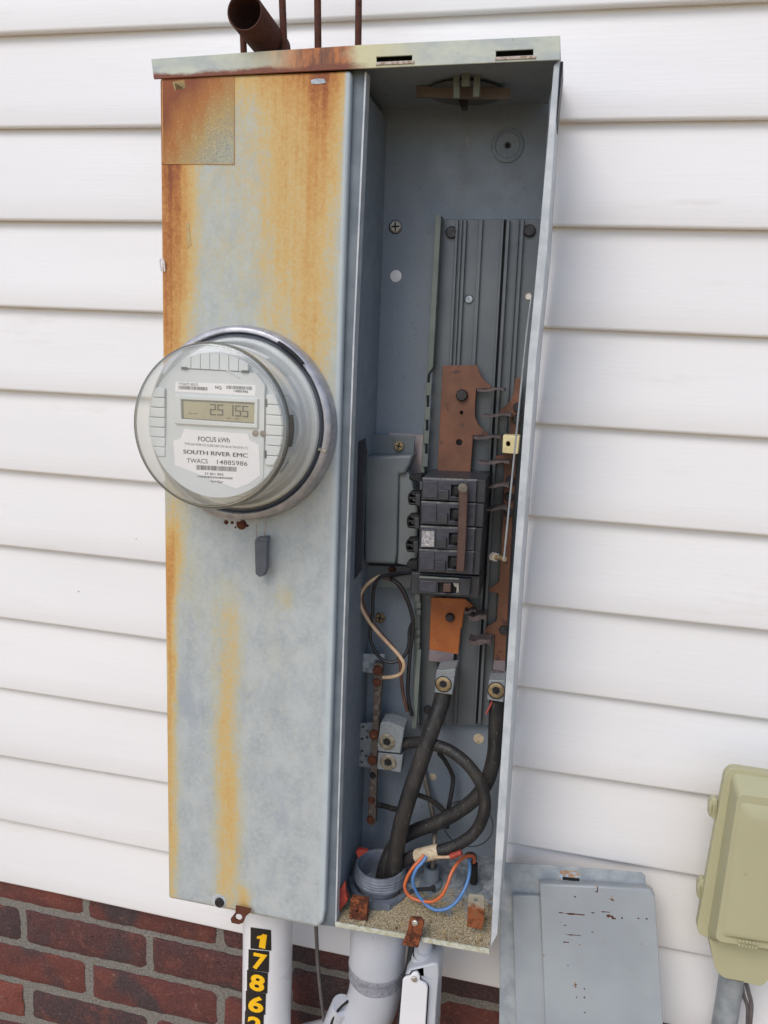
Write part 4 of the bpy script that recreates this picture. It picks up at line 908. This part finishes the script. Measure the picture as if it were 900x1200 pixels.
for s_, a, b, h, of in (('FOCUS kWh', (292, 602), (548, 614), 40, .012), ('TYPE ALF FORM 2S CL200 240V 3W 60 Hz TA=30 Kh 7.2', (180, 632), (692, 668), 20, 0), ('SOUTH RIVER EMC', (170, 702), (692, 735), 34, 0), ('SOUTH RIVER EMC ', (173, 702), (695, 735), 34, 0), ('TWACS', (200, 776), (370, 783), 37, .004), ('14885986', (445, 788), (692, 803), 37, .004),
                   ('37 851 892', (345, 874), (498, 882), 19, .015), ('Landis+Gyr', (340, 935), (497, 942), 20, .015)):
    put_text(mb, s_.strip(), fp([a])[0], fp([b])[0], h/6.92, YT-(.00012 if s_.endswith(' ') else 0), of)
bars(mb, 278, 795, 605, 812, 38, 3); bars(mb, 280, 880, 578, 897, 16, 4)
build('printing', mb, ink_m, lab2)
for u, v in ((757, 538), (818, 541)):
    mb = MB(); mb.disc(at(*fp([(u, v)])[0], YL), -Y, .0029, .0008, 18); build('sensor_dot', mb, M_plain('sensor_brown', lin(136, 124, 112), lin(112, 102, 94), 200, .5), face)
mb = MB(); mb.ptube([(*q, YL-.001) for q in fp([(515, 25), (560, 45), (590, 60), (618, 84)])], .0006, seg=6); build('scratch_line', mb, base_m, face)
# dome: outer wall, rounded shoulder, flat front; with an inner wall so that the rim shows its thickness
dome = [(.0835, -.1500), (.0835, -.1550), (.0800, -.1570), (.0785, -.1650), (.0765, -.1850), (.0748, -.2050), (.0738, -.2150), (.0730, -.2180), (.0715, -.2200), (.0690, -.2212), (.0640, -.2216), (.0001, -.2218)]
build('glass_dome', ML(dome, 96), glass_m, meter, ang=80)
build('dome_rim', ML([(.0742, -.2125), (.0748, -.2148), (.0741, -.2170), (.0732, -.2186), (.0722, -.2190), (.0728, -.2172), (.0733, -.2150), (.0735, -.2130)], 96), rim_m, meter, ang=80)

build('dome_rim', ML([(.0706, -.2206), (.0712, -.2216), (.0700, -.2221), (.0690, -.2217)], 96), rim_m, meter, ang=80)
# meter seal
seal = thing('meter_seal', 'grey plastic padlock seal hanging on steel wire below the meter', 'seal', at(305, 608, -.146))
mb = MB(); mb.prism([(298, 635.5), (301, 631.5), (312, 630.5), (313, 634.5), (312.3, 667), (309.5, 675), (303.5, 676.5), (299, 673)], -.1490, -.1410); build('seal_body', mb, seal_m, seal, .0012)
mb = MB(); mb.prism([(297.6, 634), (300.5, 630.5), (313, 629.5), (313.5, 634.5)], -.1500, -.1405); build('seal_collar', mb, seal_m, seal, .0006)
mb = MB(); mb.ptube([(301, 634, -.145), (300.5, 620, -.146), (300.5, 607, -.147), (303, 601, -.144), (309, 601, -.144), (311.5, 608, -.146), (311, 620, -.146), (309.5, 632, -.145)], .0008, seg=6, smooth=4); build('seal_wire', mb, steelwire_m, seal)

# ------------------------------------------------------------------ pipes below the panel
pz = lambda u, v, y: at(u, v, y)
pA, pB = pz(285, 1090, -.07), pz(341, 1090, -.07); pcx = (pA.x+pB.x)/2; pr_ = (pB.x-pA.x)/2*.985; pcy = -.066
post = thing('conduit_pipe', 'white plastic conduit pipe with yellow house number stickers under the meter', 'pipe', (pcx, pcy, -1.8))
mb = MB(); mb.lathe((pcx, pcy, -1.8), (0, 0, 1), [(pr_, 0), (pr_, .85)], 48); build('pipe_wall', mb, whitepvc_m, post)
def on_pipe(u, v, h=0):
    d = ray(u, v); o_ = CAM; R = pr_+h     # pixel onto the pipe's own round surface
    a = d.x**2+d.y**2; b = 2*((o_.x-pcx)*d.x+(o_.y-pcy)*d.y); c_ = (o_.x-pcx)**2+(o_.y-pcy)**2-R*R
    disc = b*b-4*a*c_
    t = (-b-math.sqrt(max(disc, 0)))/(2*a); return o_+d*t
def wrap_grid(quad, h, n=8):
    mb = MB(); (a, b, c_, d_) = quad
    for layer in (h, h-.0008):
        for j in range(n+1):
            for i in range(n+1):
                s, t = i/n, j/n
                u = (a[0]*(1-s)+b[0]*s)*(1-t)+(d_[0]*(1-s)+c_[0]*s)*t; v = (a[1]*(1-s)+b[1]*s)*(1-t)+(d_[1]*(1-s)+c_[1]*s)*t
                mb.v.append(on_pipe(u, v, layer))
    W = n+1
    mb.f = [(j*W+i, j*W+i+1, (j+1)*W+i+1, (j+1)*W+i) for j in range(n) for i in range(n)]
    return mb
c6 = lambda pts: px(pts, 240, 1040, 5)
for ch_, q, dq in (('1', [(268, 233), (388, 250), (390, 371), (267, 358)], ((295, 345), (358, 362), 82)),
                   ('7', [(256, 362), (378, 374), (375, 498), (254, 484)], ((275, 468), (355, 484), 88)),
                   ('8', [(247, 483), (370, 500), (366, 622), (246, 606)], ((258, 592), (345, 612), 90)),
                   ('6', [(240, 605), (358, 622), (354, 748), (239, 724)], ((250, 718), (340, 736), 88)),
                   ('2', [(235, 722), (346, 742), (342, 870), (232, 850)], ((242, 838), (326, 856), 88))):
    tile = build('number_sticker', wrap_grid(c6(q), .0006), tile_m, post, fix=False)
    vs, fs, cap = text_geo(ch_, .035); a, b, h = dq; mb = MB()
    if ch_ == '1':
        one = [(.34, 0), (.92, 0), (.92, .72), (.52, .72), (.40, .62), (.04, .53), (.04, .40), (.34, .44)]
        vs = [(x, y, 0) for x, y in one]; fs = [tuple(t) for t in tessellate_polygon([[Vector((x, y, 0)) for x, y in one]])]
    # cut the digit finely enough to follow the round pipe
    import bmesh as _b
    me = bpy.data.meshes.new('d'); me.from_pydata(vs, [], fs); bmm = _b.new(); bmm.from_mesh(me); _b.ops.triangulate(bmm, faces=bmm.faces)
    for cut in range(1, 10):
        _b.ops.bisect_plane(bmm, geom=bmm.verts[:]+bmm.edges[:]+bmm.faces[:], plane_co=(cut/10, 0, 0), plane_no=(1, 0, 0))
    bmm.verts.index_update()
    for v in bmm.verts:
        s = v.co.x; t = v.co.y/.72; u = a[0]+(b[0]-a[0])*s+t*12; vv = a[1]+(b[1]-a[1])*s-h*t
        mb.v.append(on_pipe(240+u/5, 1040+vv/5, .0011))
    mb.f = [tuple(v.index for v in f.verts) for f in bmm.faces]; bmm.free(); bpy.data.meshes.remove(me)
    build('digit', mb, yellow_m, tile, fix=False)

# grey conduit with coupling and elbow
ec = thing('conduit_elbow', 'grey plastic conduit elbow with glued coupling under the open panel', 'pipe', (.3437, -.07, -1.1))
ecx, ecy = .3437, -.07
mb = MB(); mb.lathe((ecx, ecy, -1.06), (0, 0, 1), [(.0335, .096), (.0335, .012), (.0340, .006), (.0325, .0)], 48); build('coupling', mb, pvc_m, ec, ang=50)
mb = MB(); mb.lathe((ecx, ecy, -1.06), (0, 0, 1), [(.0338, .0075), (.0345, .0045), (.0338, .0)]+[(.0328+.0006*(k % 2), -.0018*k) for k in range(1, 8)]+[(.0318, -.015)], 48); build('glue_ring', mb, glue_m, ec)
mb = MB(); mb.tube([(ecx, ecy, -1.055), (ecx, ecy, -1.085), (ecx-.006, ecy+.002, -1.12), (ecx-.022, ecy+.008, -1.16), (ecx-.05, ecy+.016, -1.20), (ecx-.09, ecy+.03, -1.235)], .0315, seg=40, smooth=8); build('elbow', mb, pvc_m, ec, ang=60)
e2 = thing('drain_hose', 'pale pipe end with black rim beside the grey conduit elbow', 'pipe', at(396, 1200, -.05))
mb = MB(); mb.tube([at(402, 1178, -.075), at(394, 1196, -.07), at(388, 1216, -.066)], .014, seg=20, smooth=4); build('pipe_end', mb, pvc_m, e2)
mb = MB(); mb.ptube([(408, 1173, -.085), (398, 1182, -.085), (391, 1193, -.085), (386, 1208, -.084), (383, 1225, -.084)], .0016, seg=8); build('black_rim', mb, black_m, e2)
# conduit body with gasketed cover
lb = thing('conduit_fitting', 'pale grey conduit fitting with screwed gasket cover beside the elbow', 'conduit fitting', at(490, 1200, -.08))
cb = lambda pts: px(pts, 390, 1060, 3.913)
ca = at(*cb([(420, 215)])[0], -.088); cz = ca.z
mb = MB(); mb.lathe((ca.x, -.088, cz), (0, 0, 1), [(.0088, .05), (.0088, .004), (.0118, .003), (.0122, -.004), (.0118, -.006)], 32); build('adapter', mb, pvc_m, lb, ang=40)
cc = at(*cb([(410, 270)])[0], -.088)
mb = MB(); mb.lathe((cc.x, -.088, cc.z), (0, 0, 1), [(.0118, .012), (.0128, .008), (.0132, -.004), (.0132, -.03)], 32); build('socket', mb, pvc_m, lb, ang=40)
mb = MB(); mb.prism(cb([(330, 330), (352, 300), (400, 285), (460, 270), (484, 275), (486, 320), (474, 470), (466, 640), (300, 640)]), -.108, -.064); build('housing', mb, pvc_m, lb, .006, 3)
mb = MB(); mb.prism(cb([(316, 345), (326, 333), (352, 328), (362, 314), (376, 308), (394, 314), (402, 332), (404, 350), (432, 368), (440, 384), (424, 660), (292, 640)]), -.111, -.107); build('gasket', mb, black_m, lb, .0006)
mb = MB(); mb.prism(cb([(320, 348), (330, 337), (354, 332), (364, 318), (378, 312), (391, 318), (398, 334), (398, 354), (428, 371), (434, 386), (418, 660), (296, 640)]), -.115, -.1105); build('cover_plate', mb, whitepvc_m, lb, .0016)
mb = MB(); mb.disc(at(*cb([(374, 340)])[0], -.115), -Y, .0036, .0022, 18, .4); build('screw', mb, copperpin_m, lb)
cable('black_cable', [(487, 1085, -.075), (482, 1120, -.083), (478, 1150, -.088), (472, 1185, -.09), (466, 1230, -.09)], .0050, wire_m, 'black cable hanging between the grey elbow and gasket covered fitting', 'cable')
cable('grey_cable', [(369.5, 1060, -.05), (371, 1100, -.05), (372.5, 1130, -.05), (376, 1165, -.05), (380, 1200, -.05), (384, 1260, -.05)], .0024, cord_m, 'thin grey cable hanging in front of the brick right of white pipe', 'cable', 10)

# ------------------------------------------------------------------ rusted rods and pipe on top of the hood
hz_top = lambda x: -.0725+(x-.1)*.0216
for (u, v, ut, yr, r, lb_) in ((286, 61, 282, -.10, .0031, 'short rusty rod half hidden behind the tilted rusty pipe'), (333.5, 58, 330, -.095, .0033, 'rusty rod standing just right of the tilted pipe'), (373, 55, 372, -.095, .0033, 'rusty rod second from right above the hood'), (420, 51.5, 420.5, -.095, .0031, 'rusty rod standing farthest right above the hood')):
    a = at(u, v, yr); a.z = hz_top(a.x)+.003; top = at(ut, -20, yr); d = (top-a).normalized()
    L = .10 if u != 286 else .03
    mb = MB(); mb.tube([a, a+d*L*.5, a+d*(L if u == 286 else .16)], r, seg=14, smooth=1)
    solo('steel_rod', mb, rod_m, lb_, 'rod', a, 'rusty rods standing on the panel hood')
mb = MB()
e0 = at(286.5, 13, -.152); e1 = at(322, 62, -.070); e1.z = max(e1.z, hz_top(e1.x)+.018); d = (e0-e1).normalized(); L = (e0-e1).length
mb.lathe(e1, d, [(.0162, 0), (.0162, L-.0005), (.0157, L), (.0148, L-.0004), (.0146, 0)], 40)
pipe = solo('rusty_pipe', mb, rod_m, 'open ended rusty pipe tilted out over the hood among the rods', 'pipe', e1, ang=50)

# ------------------------------------------------------------------ panel door leaning on the wall
LP = Plane((.56, -.022, -.92), (0, -1, .30))
door = thing('panel_door', 'detached grey steel panel door with rust chips leaning against the siding', 'door', (.56, -.25, -1.8))
def lean(tops, bots, h0, h1, name, mat, bev=.001, par=None, holes=()):
    """tops: pixels left to right along the upper edge; bots: the pixels of the left and right edge at v=1200"""
    T = [LP.at(u, v, h0) for u, v in tops]
    out = []
    for t, b in ((T[0], LP.at(*bots[0], h0)), (T[-1], LP.at(*bots[1], h0))):
        d = (b-t); out.append(t+d*((-1.795-t.z)/d.z))
    f = T+[out[1], out[0]]; off = LP.n*(h1-h0)
    mb = MB(); mb.solid(f, [q+off for q in f], [[LP.at(u, v, h0) for u, v in hh] for hh in holes], [[LP.at(u, v, h0)+off for u, v in hh] for hh in holes])
    return build(name, mb, mat, par or door, bev)
lean([(586.5, 1010.5), (660, 1015), (752, 1022.5), (756, 1026)], [(585, 1200), (768, 1200)], .002, 0, 'back_flange', galvpipe_m, .0008, None, [[(659.5, 1027.5), (679, 1029.5), (679, 1033.5), (659.5, 1031.5)]])
mb = MB(); q = [LP.at(u, v, .0026) for u, v in ((656, 1021), (681, 1023), (682, 1037), (657, 1035))]
lean([(600, 1049), (633, 1050)], [(605, 1200), (641, 1200)], .011, .002, 'side_step', door_m, .0016)
lean([(632, 1035.5), (700, 1038), (762, 1042), (767, 1046.5)], [(639, 1200), (777, 1200)], .017, .002, 'door_panel', door_m, .0022)
mb = MB(); q = [LP.at(u, v, .0021) for u, v in ((657.5, 1026), (681, 1028.5), (681, 1035), (657.5, 1033))]; mb.solid(q, [p-LP.n*.0024 for p in q]);
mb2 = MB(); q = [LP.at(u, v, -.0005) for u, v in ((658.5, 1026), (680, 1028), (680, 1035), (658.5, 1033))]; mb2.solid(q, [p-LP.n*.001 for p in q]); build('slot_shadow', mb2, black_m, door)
mb = MB(); q = [LP.at(u, v, .0026) for u, v in ((657, 1020), (676, 1021), (680, 1026), (679, 1029), (659.5, 1027), (658, 1034), (655, 1031))]; mb.solid(q, [p-LP.n*.0008 for p in q]); build('rust_stain', mb, M_plain('pale_rust', lin(176, 150, 120), lin(150, 110, 80), 260, .7, 0, .1, lin(160, 172, 184), .5, 160), door)
mb = MB(); q = [LP.at(u, v, .0174) for u, v in ((700, 1039.5), (701, 1039.5), (700.5, 1046), (697, 1045), (699.5, 1044.5))]; mb.solid(q, [p-LP.n*.001 for p in q]); build('edge_nick', mb, rust_m, door)
mb = MB(); r_ = random.Random(5)
for (u, v, wd, hh) in ((664, 1070, 22, 1.8), (655, 1069, 6, 1.2), (711, 1072, 8, 3.2), (717, 1075, 5, 2.4), (705, 1068, 10, 1), (693, 1069, 4, 1.2), (728, 1075, 2, 2), (747, 1075.5, 2.4, 1.6), (757, 1076, 2.4, 1.6), (673, 1050, 2, 2), (665, 1095, 16, 1), (660, 1103.5, 7, 1.2), (693, 1092, 3, .8), (661, 1084, 3, 1), (674, 1156, 1.6, 1.6), (684, 1158, 1.8, 1.8), (684, 1168, 2, 2), (675, 1168, 1.2, 1.6), (684.5, 1186, 1.6, 1.6), (665, 1131, 1.4, 1)):
    q = [LP.at(u+wd*a, v+hh*b+wd*a*.06, .0173) for a, b in ((-.1, .4), (.2, -.2), (.6, .1), (1, r_.uniform(0, .5)), (.9, 1), (.5, .7), (.2, 1.1))]
    mb.solid(q, [p-LP.n*.0004 for p in q])
build('paint_chip', mb, M_rust('chip_rust', lin(40, 30, 28), lin(92, 62, 46), 300), door)

# ------------------------------------------------------------------ telecom box
nid = thing('utility_box', 'olive beige plastic utility box with hinged lid at right on siding', 'utility box', at(905, 1120, -.01))
def rnd_poly(pts, r, n=5):
    """pixel polygon with rounded corners of r pixels"""
    out = []; N = len(pts)
    for i in range(N):
        p0, p1, p2 = Vector(pts[i-1]), Vector(pts[i]), Vector(pts[(i+1) % N]); a = (p0-p1).normalized()*r; b = (p2-p1).normalized()*r
        for k in range(n+1):
            t = k/n; out.append(tuple(p1+a*(1-t)**2+b*t**2))
    return out
mb = MB(); mb.prism(rnd_poly([(828, 1085), (838, 1136), (848, 1146), (893, 1156), (902, 1146), (908, 1100)], 5), -.072, -.002); build('cable_skirt', mb, nid_m, nid, .006, 3)
mb = MB(); mb.prism(rnd_poly([(870, 950), (1020, 970), (1003, 1122), (832, 1099)], 12), -.055, -.002); build('base', mb, nid_m, nid, .002, 2)
mb = MB(); mb.prism(rnd_poly([(851, 899), (1030, 926), (1001, 1128), (815, 1096)], 14), -.072, -.062); lid = build('lid', mb, nid_m, nid, .004, 3)
def frustum(a, ya, b, yb):
    mb = MB(); f = [at(u, v, yb) for u, v in b]; k = [at(u, v, ya) for u, v in a]; return mb.solid(f, k)
build('lid_dome', frustum(rnd_poly([(858, 905), (1018, 930), (988, 1128), (828, 1101)], 10), -.072, rnd_poly([(865, 930), (1004, 951), (978, 1124), (838, 1103)], 9), -.094), nid_m, lid, .005, 3)
build('lid_panel', frustum(rnd_poly([(868, 940), (1000, 960), (977, 1118), (846, 1097)], 6), -.094, rnd_poly([(881, 957), (992, 974), (972, 1115), (857, 1097)], 6), -.099), nid_m, lid, .0025, 2)
for j_ in range(2):
    for k_ in range(6):
        mb = MB(); mb.prism([(866+k_*4-j_*1.0, 1101.5+j_*5+k_*.7), (868.6+k_*4-j_*1.0, 1102+j_*5+k_*.7), (868.4+k_*4-j_*1.0, 1104.6+j_*5+k_*.7), (865.8+k_*4-j_*1.0, 1104.1+j_*5+k_*.7)], -.0996, -.0985); build('embossed_mark', mb, nid_m, lid, .0002)
for (u, v) in ((833, 948), (819.5, 1043)):
    mb = MB(); mb.prism([(u-2, v-6), (u+3, v-12), (u+8, v-10), (u+7, v+10), (u+3, v+12), (u-2.5, v+8)], -.066, -.056); hg = build('hinge', mb, nid_m, nid, .001)
    mb = MB(); mb.prism([(u-1, v-4), (u+1, v-4), (u+.4, v+7), (u-1.6, v+7)], -.0685, -.065); mb.prism([(u+3, v-5), (u+5, v-5), (u+4.4, v+7), (u+2.4, v+7)], -.0685, -.065); build('hinge_pin', mb, nid_m, hg, .0005)
q0 = at(857, 1150, -.03)
mb = MB(); d = at(850, 1200, -.03)-q0; mb.tube([q0-d*.3, Vector((q0.x, q0.y, -1.8))+Vector((d.x*8, 0, 0))*0], .0135, seg=28, smooth=1); solo('conduit_pipe', mb, galvpipe_m, 'galvanised grey conduit pipe coming down from the beige utility box', 'pipe', (q0.x, q0.y, -1.8))
cable('grey_cable', [(869, 1148, -.03), (871, 1165, -.032), (876, 1180, -.034), (876, 1200, -.034), (874, 1230, -.034)], .0022, cord_m, 'grey cable under utility box, inner of two beside its conduit', 'cable', 8)
cable('grey_cable', [(873, 1148, -.03), (877, 1162, -.034), (880.5, 1178, -.036), (879, 1200, -.036), (876, 1235, -.036)], .0024, cord_m, 'grey cable under utility box, outer and farther from its conduit', 'cable', 8)
